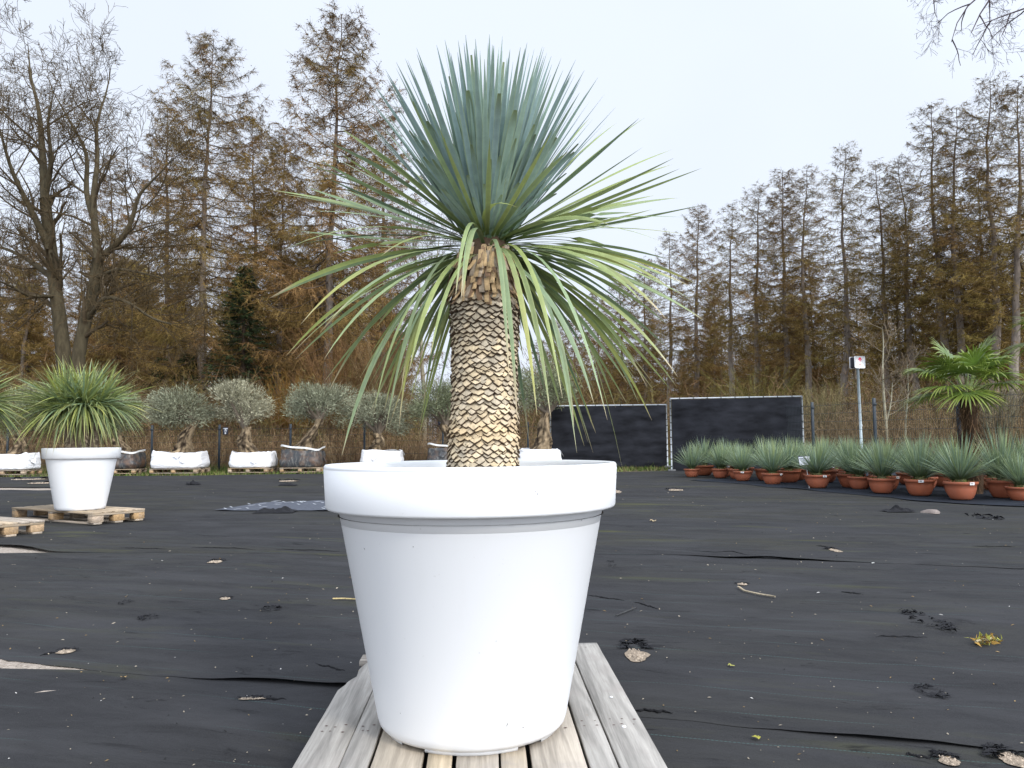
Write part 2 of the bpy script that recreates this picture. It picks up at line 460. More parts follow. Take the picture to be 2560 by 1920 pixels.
def sheet(name, near, far, a0, a1, da, nb, layer, mat, lifts=(), fringe=0.012):
    a = np.arange(a0, a1 + da, da)
    s = np.linspace(0, 1, nb) ** 1.25
    A, Sg = np.meshgrid(a, s)
    bn = near(A) + fringe * fbm(A * 6, A * 0 + layer * 31, 3) * (1 - Sg)
    bf = far(A) + 0.0 * A
    B = bn + (bf - bn) * Sg
    x, y = loc2w(A, B)
    z = gz(x, y) + wrinkle(x, y) + 0.007 * layer
    lm = np.zeros_like(A)
    for (ac, aw, h, dcy) in lifts: lm = np.maximum(lm, np.exp(-((A - ac) / aw) ** 2))
    z = z - 0.0058 * np.exp(-(B - bn) / 0.05) * (1 - lm) * (layer > 0)
    for (ac, aw, h, dcy) in lifts:
        z = z + h * np.exp(-((A - ac) / aw) ** 2) * np.exp(-(B - bn) / dcy)
    mb = MB()
    idx = np.arange(A.size).reshape(A.shape)
    F = np.stack([idx[:-1, :-1], idx[:-1, 1:], idx[1:, 1:], idx[1:, :-1]], -1).reshape(-1, 4)
    mb.add(np.stack([A, B, z], -1), F, (0.05, 0.05, 0.05))
    o = mb.obj(name, mat, smooth=True)
    o.rotation_euler = (0, 0, ANG)
    return tag(o, kind='structure')
sheet('ground_fabric', lambda a: a * 0 - 3.2, seamA_low, -9, 8, 0.05, 120, 0, M_fab)
sheet('ground_fabric', seamA, seamB_low, -14, 12, 0.05, 90, 1, M_fab,
      [(-1.25, 0.35, 0.035, 0.10), (-1.9, 0.25, 0.012, 0.08), (0.5, 0.3, 0.008, 0.06)])
sheet('ground_fabric', seamB, seamC_low, -22, 16, 0.09, 80, 2, M_fab_mid,
      [(0.3, 0.5, 0.014, 0.12), (3.2, 1.0, 0.010, 0.1), (-6.4, 0.5, 0.02, 0.1)], 0.05)
sheet('ground_fabric', seamC, lambda a: (21.6 + 0.3 * np.sin(a) * 0.5 + 0.259 * a) / 0.966, -30, 25, 0.2, 40, 3, M_fab_far,
      [], 0.08)

for (a0, a1, b0, b1) in ((-9, -2.55, 2.7, 3.45), (-14, -5.55, 5.4, 6.7), (-30, -12.1, 12.6, 14.2)):
    A, B = np.meshgrid(np.arange(a0, a1, 0.06), np.arange(b0, b1, 0.04)); x, y = loc2w(A, B)
    z = gz(x, y) + wrinkle(x, y) - 0.003 + 0.006 * fbm(A * 30, B * 30, 2)
    idx = np.arange(A.size).reshape(A.shape); F = np.stack([idx[:-1, :-1], idx[:-1, 1:], idx[1:, 1:], idx[1:, :-1]], -1).reshape(-1, 4)
    mb = MB(); mb.add(np.stack([x, y, z], -1), F, (0.3, 0.25, 0.2)); tag(mb.obj('gravel', M_ground), kind='structure')
# darker cloth under the terracotta bowls
def poly_sheet(name, edge_pts, depth_vec, mat, lift, n=60, m_=26, lp=0.02):
    e = np.array(edge_pts); s = np.concatenate(([0], np.cumsum(np.linalg.norm(np.diff(e[:, :2], axis=0), axis=1))))
    q = np.linspace(0, s[-1], n)
    ex, ey = np.interp(q, s, e[:, 0]), np.interp(q, s, e[:, 1])
    jag = 0.05 * fbm(q * 2, q * 0 + 4, 4)
    T = np.linspace(0, 1, m_)
    X = ex[None] + depth_vec[0] * T[:, None] + jag[None] * (1 - T[:, None])
    Y = ey[None] + depth_vec[1] * T[:, None] + jag[None] * (1 - T[:, None])
    Z = gz(X, Y) + wrinkle(X, Y) + lift + lp * np.clip(fbm(X * 2, Y * 2, 3), 0, 1) * np.exp(-T[:, None] * 20)
    idx = np.arange(X.size).reshape(X.shape)
    F = np.stack([idx[:-1, :-1], idx[:-1, 1:], idx[1:, 1:], idx[1:, :-1]], -1).reshape(-1, 4)
    mb = MB(); mb.add(np.stack([X, Y, Z], -1), F, (0.05, 0.05, 0.05))
    return tag(mb.obj(name, mat, smooth=True), kind='structure')
eg = [G(1722, 1203), G(1800, 1208), G(1900, 1219), G(2030, 1229), G(2140, 1240), G(2300, 1255), G(2420, 1264), G(2560, 1271), G(2800, 1290)]
poly_sheet('ground_fabric', eg, (5.2, 2.0), M_fab_pots, 0.028)

# ------------------------------------------------------------------ the main planter and yucca
DM = 2.52
pc = P(1178.5, 1154, DM)
POTZ = HC - 0.858
potx, poty = pc[0], DM
yroot = thing('potted_yucca', 'tall trunked yucca with a spiky blue-green crown in the big white planter', 'potted plant', (potx, poty, POTZ))
ZT = 0.806
prof = [(0.0, 0.010), (0.258, 0.010), (0.276, 0.014), (0.287, 0.026), (0.293, 0.045), (0.413, 0.664), (0.417, 0.670), (0.444, 0.671),
        (0.4505, 0.673), (0.4535, 0.679), (0.4600, ZT - 0.014), (0.4585, ZT - 0.0125), (0.4600, ZT - 0.010), (0.4585, ZT - 0.004), (0.455, ZT), (0.447, ZT),
        (0.441, ZT - 0.004), (0.438, ZT - 0.012), (0.425, ZT - 0.09), (0.40, 0.60), (0.0, 0.60)]
mb = MB(); lathe(mb, prof, (0.8, 0.8, 0.8), 128)
pot = mb.obj('pot', M_white, yroot, True); pot.scale = PSC = (0.982, 0.982, 0.985)
for a0, a1 in ((-118, -58), (-38, 10), (30, 80), (100, 150), (172, 222)):
    th = np.radians(np.linspace(a0, a1, 14)); mb = MB()
    for k in range(13):
        q = []
        for (r, z) in ((0.245, 0.0), (0.263, 0.0), (0.266, 0.014), (0.245, 0.014)):
            q += [(r * math.cos(th[k]), r * math.sin(th[k]), z), (r * math.cos(th[k + 1]), r * math.sin(th[k + 1]), z)]
        mb.add(q, [[0, 1, 3, 2], [2, 3, 5, 4], [4, 5, 7, 6]], (0.8, 0.8, 0.8))
    mb.obj('foot', M_white, pot)
rng = rs(3)
for (u, v, L, ang) in ((1338, 1228, 9, 100), (1344, 1235, 8, 80), (911, 1372, 7, 130), (1033, 1367, 4, 100), (1268, 1812, 12, 75), (1308, 1818, 10, 165), (1315, 1815, 5, 60), (1001, 1783, 3, 45), (1454, 1301, 4, 95)):
    # small scuffs on the outside of the pot, found by marching along the view ray
    d = ray(u, v); d = np.array(d) / d.y
    for yy in np.linspace(DM - 0.6, DM, 2400):
        p = np.array((0, 0, HC)) + d * yy
        l = (p - np.array((potx, poty, POTZ))) / np.array(PSC); r = math.hypot(l[0], l[1])
        pr = np.interp(l[2], [0.045, 0.664, 0.679, ZT - 0.015], [0.293, 0.413, 0.4535, 0.460])
        if r <= pr + 0.0012: break
    n2 = np.array((l[0], l[1], 0)) / r; tt = np.array((-n2[1], n2[0], 0)); up = np.array((n2[0] * 0.19, n2[1] * 0.19, 1))
    if l[2] > 0.66: up = np.array((n2[0] * 0.06, n2[1] * 0.06, 1))
    e = (tt * math.cos(math.radians(ang)) + up * math.sin(math.radians(ang))) * L * 0.0006
    w = np.cross(e, n2); w = w / np.linalg.norm(w) * 0.0011
    mb = MB(); mb.add([l - e - w * .3, l + w, l + e, l - w], [[0, 1, 2, 3]], (0.09, 0.08, 0.07)); mb.obj('scuff_mark', M_debris, pot)
mb = MB(); rng = rs(4)
rr = np.linspace(0, 0.41, 10)
lathe(mb, [(0.001, 0.645)] + [(r, 0.64 + 0.006 * vnoise(r * 40, 3)) for r in rr[1:]], (0.035, 0.025, 0.018), 40)
mb.obj('soil', M_bark, yroot, True)

def L_(p): return np.asarray(p) - np.array((potx, poty, POTZ))
axis_px = [(1209, 1195, 0.104), (1207, 1160, 0.102), (1209, 1100, 0.101), (1211, 1040, 0.099), (1211, 980, 0.0955), (1211, 920, 0.095), (1212, 860, 0.0955), (1212, 800, 0.097), (1212, 745, 0.098), (1214, 690, 0.099), (1215, 640, 0.090), (1216, 590, 0.06)]
AX = np.array([L_(P(u, v, DM + 0.0)) for u, v, r in axis_px]); AR = np.array([r for _, _, r in axis_px])
zz = AX[:, 2]
def axis_at(z): return np.stack([np.interp(z, zz, AX[:, 0]), np.interp(z, zz, AX[:, 1])], -1)
def rad_at(z): return np.interp(z, zz, AR)
mb = MB(); tube(mb, AX, AR - 0.006, (0.10, 0.065, 0.04), 24)
rng = rs(11)
z0, z1 = zz[0], float(L_(P(1212, 742, DM))[2])
zs, phs = [], []
row = 0; z = z0
while z < z1:
    n = 25 if z < z1 - 0.12 else 24
    for k in range(n):
        zs.append(z + rng.normal(0, 0.0022)); phs.append((k + 0.5 * (row % 2)) / n * 2 * PI + rng.normal(0, 0.045) + 0.35 * z)
    z += 0.0135 + 0.004 * vnoise(row * 0.4, 2); row += 1
zs = np.array(zs); phs = np.array(phs); N = len(zs)
wd = rng.uniform(0.0130, 0.0165, N); ln = rng.uniform(0.0175, 0.0255, N)
frac = (zs - z0) / (z1 - z0)
rough = np.exp(-((frac - 0.27) / 0.07) ** 2)          # the chafed band low on the trunk
out = rng.uniform(0.0085, 0.0125, N) + 0.004 * np.clip((frac - 0.72) / 0.2, 0, 1) + rough * rng.uniform(-0.003, 0.006, N)
phs += rough * rng.normal(0, 0.03, N)
cream = np.array((0.68, 0.54, 0.345)); grey = np.array((0.52, 0.445, 0.335)); brown = np.array((0.15, 0.105, 0.07)); yel = np.array((0.64, 0.45, 0.23))
mixv = rng.random(N)[:, None]
ccol = cream * (1 - mixv) + grey * mixv
ccol = ccol * rng.uniform(0.72, 1.15, N)[:, None]; V_j = rng.normal(0, 0.0016, (N, 5))
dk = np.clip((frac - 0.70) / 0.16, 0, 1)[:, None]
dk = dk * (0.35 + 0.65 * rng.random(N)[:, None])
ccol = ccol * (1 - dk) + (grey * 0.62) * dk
ccol = ccol * (1 - 0.45 * rough[:, None]) + yel * 0.45 * rough[:, None]
# rows of a scale: top (tucked under), middle, shoulder, tip
uu = np.array([-1, -0.5, 0, 0.5, 1.0])
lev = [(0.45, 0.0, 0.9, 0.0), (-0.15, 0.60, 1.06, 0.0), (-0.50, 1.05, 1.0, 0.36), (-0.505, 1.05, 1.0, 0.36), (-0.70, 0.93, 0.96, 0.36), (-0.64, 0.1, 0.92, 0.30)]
V = []; Cc = []
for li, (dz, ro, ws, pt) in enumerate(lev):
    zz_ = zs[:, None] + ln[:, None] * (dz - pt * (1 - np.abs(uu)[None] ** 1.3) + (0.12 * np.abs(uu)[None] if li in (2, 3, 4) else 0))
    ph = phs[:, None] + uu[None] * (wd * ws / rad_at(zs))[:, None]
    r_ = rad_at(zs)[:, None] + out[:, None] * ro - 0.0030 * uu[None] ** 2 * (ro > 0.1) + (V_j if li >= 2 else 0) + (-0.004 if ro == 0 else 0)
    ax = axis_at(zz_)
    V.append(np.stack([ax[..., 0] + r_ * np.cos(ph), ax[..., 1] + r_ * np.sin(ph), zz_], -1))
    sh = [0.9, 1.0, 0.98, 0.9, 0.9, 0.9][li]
    cl = ccol * sh if li < 3 else 0.10 * ccol + np.array((0.040, 0.020, 0.010))  # cut edges dark brown, also standing in for shade under each lip
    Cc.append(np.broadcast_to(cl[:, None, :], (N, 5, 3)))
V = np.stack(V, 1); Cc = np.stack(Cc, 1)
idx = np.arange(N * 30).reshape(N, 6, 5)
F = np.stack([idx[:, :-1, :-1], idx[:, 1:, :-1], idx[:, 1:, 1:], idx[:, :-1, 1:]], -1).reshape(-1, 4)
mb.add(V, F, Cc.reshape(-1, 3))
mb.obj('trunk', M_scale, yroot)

# dry collar of cut leaf ends under the crown
mb = MB(); rng = rs(12); N = 430
zc0, zc1 = float(L_(P(1212, 752, DM))[2]), float(L_(P(1212, 628, DM))[2])
zt = rng.uniform(zc0 + 0.012, zc1 + 0.012, N); ph = rng.uniform(0, 2 * PI, N)
L = rng.uniform(0.035, 0.075, N) * (0.7 + 0.5 * (zt - zc0) / (zc1 - zc0)); w = rng.uniform(0.010, 0.017, N)
Kk = 5; s = np.linspace(0, 1, Kk)
flare = rng.uniform(0.008, 0.030, N)
zk = zt[:, None] - L[:, None] * s[None]
rk = rad_at(zt)[:, None] - 0.002 + flare[:, None] * s[None] ** 1.3 + 0.004 * (zt - zc0)[:, None] / (zc1 - zc0)
phk = ph[:, None] + rng.normal(0, 0.07, N)[:, None] * s[None]
ax = axis_at(zk)
Pt = np.stack([ax[..., 0] + rk * np.cos(phk), ax[..., 1] + rk * np.sin(phk), zk], -1)
Sd = np.stack([-np.sin(phk), np.cos(phk), np.zeros_like(phk)], -1)
nv = np.stack([np.cos(phk), np.sin(phk), np.zeros_like(phk)], -1)
tan = np.array((0.56, 0.39, 0.21)); br = np.array((0.24, 0.15, 0.09)); gy_ = np.array((0.40, 0.32, 0.235))
q = rng.random(N)[:, None]
c = np.where(q < 0.45, tan, np.where(q < 0.75, br * 1.2, gy_)) * rng.uniform(0.75, 1.2, N)[:, None]
cK = c[:, None, :] * np.array([1.05, 1.0, 0.95, 0.9, 0.55])[None, :, None]
ribbons(mb, Pt, np.broadcast_to(w[:, None], (N, Kk)), Sd, cK, np.full((N, Kk), 0.002), nv)
mb.obj('dry_leaf_collar', M_scale, yroot)

# --- leaf blades along quadratic curves
def blades(mb, Bs, Ct, Tp, wid, col0, col1, rng, K=9, fold=0.12, tipc=None, tipf=None, cut=None, twist=0.3, yel=None, base_dark=0.45, blade_pow=0.75, taper=0.5, face=None):
    N = len(Bs); s = np.linspace(0, 1, K)[None, :, None]
    Pt = Bs[:, None] * (1 - s) ** 2 + Ct[:, None] * 2 * s * (1 - s) + Tp[:, None] * s ** 2
    T = nrm(np.gradient(Pt, axis=1))
    hd = Tp - Bs; az = np.arctan2(hd[:, 1], hd[:, 0]); 
    side0 = np.stack([-np.sin(az), np.cos(az), np.zeros(N)], -1)[:, None, :] + 0 * Pt
    nv = nrm(np.cross(side0, T)); side0 = nrm(np.cross(T, nv))
    tw = (rng.normal(0, twist, N)[:, None] * np.linspace(0.2, 1, K)[None])[..., None]
    if face is not None:      # the hanging blades twist on their axis along their length
        sv_, nn_ = -side0[..., 1], -nv[..., 1]
        a_ = np.arctan2(-sv_ * np.sign(nn_ + 1e-9), np.abs(nn_) + 1e-6) * face[:, None] * np.clip(np.linspace(-0.1, 1.6, K), 0, 1)[None]
        tw = tw * 0.4 + a_[..., None]
    side = side0 * np.cos(tw) + nv * np.sin(tw); nv = nv * np.cos(tw) - side0 * np.sin(tw)
    sk = s[..., 0]
    prof = np.minimum(1.0, 0.62 + sk * 1.6) * np.clip((1 - sk) / taper, 0, 1) ** blade_pow
    prof = np.where(sk < 0.06, 0.95, prof)
    Wd = wid[:, None] * np.maximum(prof, 0.03)
    if cut is not None:
        pc_ = wid[:, None] * np.minimum(1.0, 0.62 + sk * 1.6)
        Wd = np.where(cut[:, None], pc_ * np.where(sk > 0.99, 0.45, 0.92), Wd)
    mixr = rng.random(N)[:, None, None]
    col = (col0 * (1 - mixr) + col1 * mixr) * rng.uniform(0.82, 1.15, N)[:, None, None]
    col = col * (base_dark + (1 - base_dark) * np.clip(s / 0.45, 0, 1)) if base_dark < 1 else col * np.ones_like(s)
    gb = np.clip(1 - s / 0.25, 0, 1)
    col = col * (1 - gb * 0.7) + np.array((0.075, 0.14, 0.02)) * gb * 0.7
    if yel is not None:
        yy = yel[:, None, None] * np.clip((s - 0.35) / 0.5, 0, 1)
        col = col * (1 - yy) + np.array((0.42, 0.40, 0.10)) * yy
    if tipc is not None:
        tf = np.clip((s - (1 - tipf[:, None, None])) / 0.05, 0, 1)
        col = col * (1 - tf) + np.asarray(tipc) * tf
    if cut is not None:
        ce = cut[:, None, None] * np.clip((s - 0.80) / 0.2, 0, 1); col = col * (1 - 0.75 * ce) + np.array((0.13, 0.155, 0.03)) * 0.75 * ce
    # three columns: pale margins, darker keel
    N_, K__, _ = Pt.shape
    h = (Wd * 0.5)[:, :, None] * side
    mid = Pt - nv * (Wd * fold)[:, :, None]
    V = np.stack([Pt - h, Pt - h * 0.8, mid, Pt + h * 0.8, Pt + h], 2)
    idx = np.arange(N_ * K__ * 5).reshape(N_, K__, 5)
    F = np.stack([idx[:, :-1, :-1], idx[:, :-1, 1:], idx[:, 1:, 1:], idx[:, 1:, :-1]], -1).reshape(-1, 4)
    mg = col * 0.5 + np.array((0.36, 0.40, 0.14)) * 0.5
    Cc = np.stack([mg, col, col * 0.93, col, mg], 2)
    mb.add(V, F, Cc.reshape(-1, 3))

CR = L_(P(1217, 577, DM))
rng = rs(21)
mb = MB()
# upright sheaf
N = 215
ga = np.arange(N) * 2.39996 + rng.normal(0, 0.25, N)
th = np.radians(46) * np.sqrt((np.arange(N) + 0.5) / N) + rng.normal(0, 0.02, N)
Lr = rng.uniform(0.555, 0.60, N) - 0.03 * (th / np.radians(46)) ** 2 * rng.random(N) + np.where(rng.random(N) < 0.15, rng.uniform(-0.1, 0.02, N), 0)
dirv = np.stack([np.sin(th) * np.cos(ga), np.sin(th) * np.sin(ga), np.cos(th)], -1)
dirv[:, 0] -= 0.005
rb = 0.012 + 0.045 * (th / np.radians(46))
Bs = CR + np.stack([rb * np.cos(ga), rb * np.sin(ga), -0.012 - 0.05 * th], -1)
Tp = CR + dirv * Lr[:, None] + np.stack([0 * ga, 0 * ga, -0.03 * np.sin(th)], -1)
Ct = Bs + (Tp - Bs) * 0.5 + np.stack([-0.012 * np.cos(ga), -0.012 * np.sin(ga), 0.012 + 0 * ga], -1) * np.sin(th)[:, None] * 2
front = (np.sin(ga) < -0.2) & (th > np.radians(20))
cut = front & (rng.random(N) < 0.2)
Tp = np.where(cut[:, None], Bs + (Tp - Bs) * rng.uniform(0.55, 0.86, N)[:, None], Tp)
blue = np.array((0.285, 0.39, 0.385)); green = np.array((0.255, 0.35, 0.275))
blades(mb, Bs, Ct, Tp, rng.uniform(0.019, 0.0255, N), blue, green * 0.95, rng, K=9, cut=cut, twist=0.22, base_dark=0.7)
# front blades whose ends were cut square (seen in the photograph)
z1p = lambda x, y: (650 + x / 2.011, 80 + y / 2.011)
cuts = [(750, 495), (768, 350), (845, 360), (838, 220), (950, 222), (1062, 115), (980, 405), (1095, 255), (1132, 462), (1266, 350), (1206, 622), (1287, 535), (1062, 566), (922, 532), (1042, 720), (1128, 765), (1302, 758), (785, 640), (822, 628), (868, 640), (915, 790), (820, 742), (1215, 818), (1070, 832), (1600, 562), (1540, 710), (1490, 812), (1380, 465), (1225, 150), (1160, 640)]
N = len(cuts); tp = []
for (x, y) in cuts:
    u, v = z1p(x, y)
    p2 = L_(P(u, v, DM)) - CR; l2 = np.linalg.norm(p2)
    dep = -math.sqrt(max(0.02, 0.40 ** 2 - l2 ** 2 * 0.62)) * 0.75
    tp.append(L_(P(u, v, DM + dep)))
tp = np.array(tp); hd = nrm(tp - CR)
Bs = CR + hd * np.array((0.04, 0.04, 0.01)) + np.array((0, 0, -0.03))
Ct = Bs + (tp - Bs) * 0.5 + np.array((0, 0, 0.015))
blades(mb, Bs, Ct, tp, rng.uniform(0.0125, 0.0165, N), blue * 1.05, green, rng, K=8, cut=np.ones(N, bool), twist=0.15, base_dark=0.7)

# spreading and hanging blades placed by their tips in the photograph
tz = [(1935, 430), (1795, 455), (2075, 590), (2075, 665), (2030, 682), (1990, 820), (2110, 833), (1900, 860), (2140, 932), (1875, 908), (1755, 968), (2070, 1080), (2060, 1145), (1770, 1085), (1720, 1195), (2190, 1265), (2060, 1285), (2230, 1450), (2050, 1475), (1925, 1360), (1850, 1310), (1660, 430), (1550, 600),
      (345, 555), (400, 480), (300, 600), (225, 660), (60, 795), (120, 815), (240, 900), (45, 1340), (130, 1630), (350, 1450), (605, 1340), (365, 1115), (610, 1125), (90, 1112), (470, 520), (700, 640)]
td = [(1520, 690), (1465, 815), (1462, 836), (1440, 690), (1398, 836), (1408, 908), (1380, 872), (1347, 1024), (1312, 907), (1283, 872), (1246, 978), (1240, 922), (1190, 903), (1160, 897), (1118, 920), (1100, 823), (1500, 610), (1330, 880), (1215, 860),
      (588, 643), (627, 768), (700, 776), (712, 842), (738, 985), (756, 948), (806, 900), (832, 935), (830, 888), (846, 872), (862, 925), (884, 800), (930, 768), (914, 882), (866, 848), (1000, 640), (984, 642), (996, 645), (690, 720), (650, 700)]
tips = [z1p(*q) for q in tz] + [(u * K_, v * K_) for u, v in td]
N_ = 0
frontset = {(1118, 920), (1100, 823), (1215, 860), (1190, 903), (1160, 897), (1246, 978), (1347, 1024), (984, 642), (996, 645), (1000, 640), (832, 935), (1312, 907)}
N = len(tips); Bs = []; Ct = []; Tp = []
for i, (u, v) in enumerate(tips):
    p0 = L_(P(u, v, DM)); l2 = np.linalg.norm(p0 - CR)
    Lm = 0.80
    dz = math.sqrt(max(0.0, Lm ** 2 - l2 ** 2)) * 0.72
    isf = i >= len(tz) and td[i - len(tz)] in frontset
    sg = -1 if (isf or rng.random() < 0.55) else 1
    dz = min(dz, 0.42) * (1 if isf else rng.uniform(0.35, 1.0))
    tpp = L_(P(u, v, DM + sg * dz))
    h = tpp - CR; hh = np.array((h[0], h[1], 0)); hl = np.linalg.norm(hh); hh = hh / max(hl, 1e-6)
    drop = -h[2]
    bz = -0.035 - 0.05 * np.clip(drop / 0.4, 0, 1)
    bs = CR + hh * 0.045 + np.array((0, 0, bz))
    ll = np.linalg.norm(tpp - bs)
    if isf:
        ct = bs + hh * (0.42 * hl + 0.05) + np.array((0, 0, 0.09 + 0.08 * rng.random() - 0.05 * drop))
    elif drop > 0.05:
        ct = bs + (tpp - bs) * 0.45 + hh * (0.05 + 0.08 * drop) + np.array((0, 0, 0.055 + 0.075 * rng.random() + 0.07 * drop))
    else:
        ct = bs + (tpp - bs) * 0.5 + np.array((0, 0, 0.03 + 0.03 * rng.random()))
    Bs.append(bs); Ct.append(ct); Tp.append(tpp)
Bs, Ct, Tp = map(np.array, (Bs, Ct, Tp))
dropm = (CR[2] - Tp[:, 2])
tipf = np.where(dropm > 0.12, rng.uniform(0.03, 0.14, N), rng.uniform(0.0, 0.03, N))
yl = np.where(rng.random(N) < 0.2, rng.uniform(0.3, 0.8, N), 0.05) * (dropm > 0.05)
lgreen = np.array((0.31, 0.365, 0.115))
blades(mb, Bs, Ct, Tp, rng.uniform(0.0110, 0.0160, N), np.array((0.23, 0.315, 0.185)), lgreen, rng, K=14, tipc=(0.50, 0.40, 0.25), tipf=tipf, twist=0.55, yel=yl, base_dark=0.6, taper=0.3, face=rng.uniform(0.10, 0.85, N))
# filler between them, mostly on the far side
N = 145
ga = rng.uniform(0, 2 * PI, N); el = np.radians(np.where(rng.random(N) < 0.45, rng.uniform(-66, -28, N), rng.uniform(-40, 24, N))); Lr = rng.uniform(0.50, 0.70, N) + np.where(el < -0.5, 0.10, 0)
ga = np.where((np.sin(ga) < -0.25) & (el < 0.1), -ga, ga)
hh = np.stack([np.cos(ga), np.sin(ga), 0 * ga], -1)
Bs = CR + hh * 0.045 + np.stack([0 * ga, 0 * ga, -0.035 - 0.05 * np.clip(-el, 0, 1)], -1)
Tp = CR + hh * (np.cos(el) * Lr)[:, None] + np.stack([0 * ga, 0 * ga, np.sin(el) * Lr], -1)
Ct = Bs + hh * (np.cos(el) * Lr * 0.45)[:, None] + np.stack([0 * ga, 0 * ga, np.where(el > 0, np.sin(el) * Lr * 0.55, 0.075 + 0.30 * np.sin(el) * Lr)], -1)
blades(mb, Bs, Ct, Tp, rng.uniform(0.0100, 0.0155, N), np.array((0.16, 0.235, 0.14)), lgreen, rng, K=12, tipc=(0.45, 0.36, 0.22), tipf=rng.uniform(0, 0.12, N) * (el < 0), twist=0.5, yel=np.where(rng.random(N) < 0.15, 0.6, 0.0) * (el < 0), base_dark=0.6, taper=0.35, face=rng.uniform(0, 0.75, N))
# one curled blade in front of the heart
p = L_(P(*z1p(1180, 885), DM - 0.25)); e = L_(P(*z1p(1295, 880), DM - 0.30))
blades(mb, np.array([CR + np.array((0.0, -0.05, -0.03))]), np.array([p * 1.0 + np.array((-0.05, 0, 0.05))]), np.array([e]), np.array([0.02]), lgreen * 1.3, lgreen * 1.3, rng, K=9, twist=0.1, tipc=(0.45, 0.36, 0.2), tipf=np.array([0.08]))
mb.obj('leaf_crown', M_leaf, yroot)

# ------------------------------------------------------------------ pallets
def wcol(rng, base=(0.40, 0.335, 0.26), var=0.16):
    g = rng.random()
    c = np.array(base) * (1 - 0.5 * g) + np.array((0.37, 0.35, 0.33)) * 0.5 * g
    return c * rng.uniform(1 - var, 1 + var)
def pallet(label, loc, rz, Lx, Ly, boards, H=0.144, base=(0.40, 0.30, 0.19), group=None, nblk=(3, 3), seed=0, name='pallet'):
    """deck boards run along local y"""
    rng = rs(1000 + seed)
    r = thing(name, label, 'pallet', loc, rz, group)
    mb = MB(); x = -Lx / 2
    tw = sum(boards); gap = (Lx - tw) / max(1, len(boards) - 1)
    for w in boards:
        box(mb, (x + w / 2, rng.normal(0, 0.004), H - 0.011), (w, Ly, 0.022), wcol(rng, base), 0, 0.002)
        x += w + gap
    mb.obj('deck', M_wood, r)
    for k in range(3):
        y = (-0.5 + k / 2) * (Ly - 0.10)
        mb = MB(); box(mb, (0, y, H - 0.0335), (Lx - 0.004, 0.095, 0.0225), wcol(rng, base), 0, 0.002); mb.obj('crossbar', M_woodx, r)
    for i in range(nblk[0]):
        for k in range(nblk[1]):
            y = (-0.5 + k / (nblk[1] - 1)) * (Ly - 0.105); xx = (-0.5 + i / (nblk[0] - 1)) * (Lx - 0.145)
            mb = MB(); box(mb, (xx, y, (H - 0.045 + 0.022) / 2), (0.140, 0.098, H - 0.0675), wcol(rng, (0.42, 0.27, 0.13)), 0, 0.003); mb.obj('block', M_wood, r)
    for i in range(nblk[0]):
        xx = (-0.5 + i / (nblk[0] - 1)) * (Lx - 0.145)
        mb = MB(); box(mb, (xx, 0, 0.011), (0.1, Ly, 0.0215), wcol(rng, base), 0, 0.002); mb.obj('bottom_board', M_wood, r)
    return r

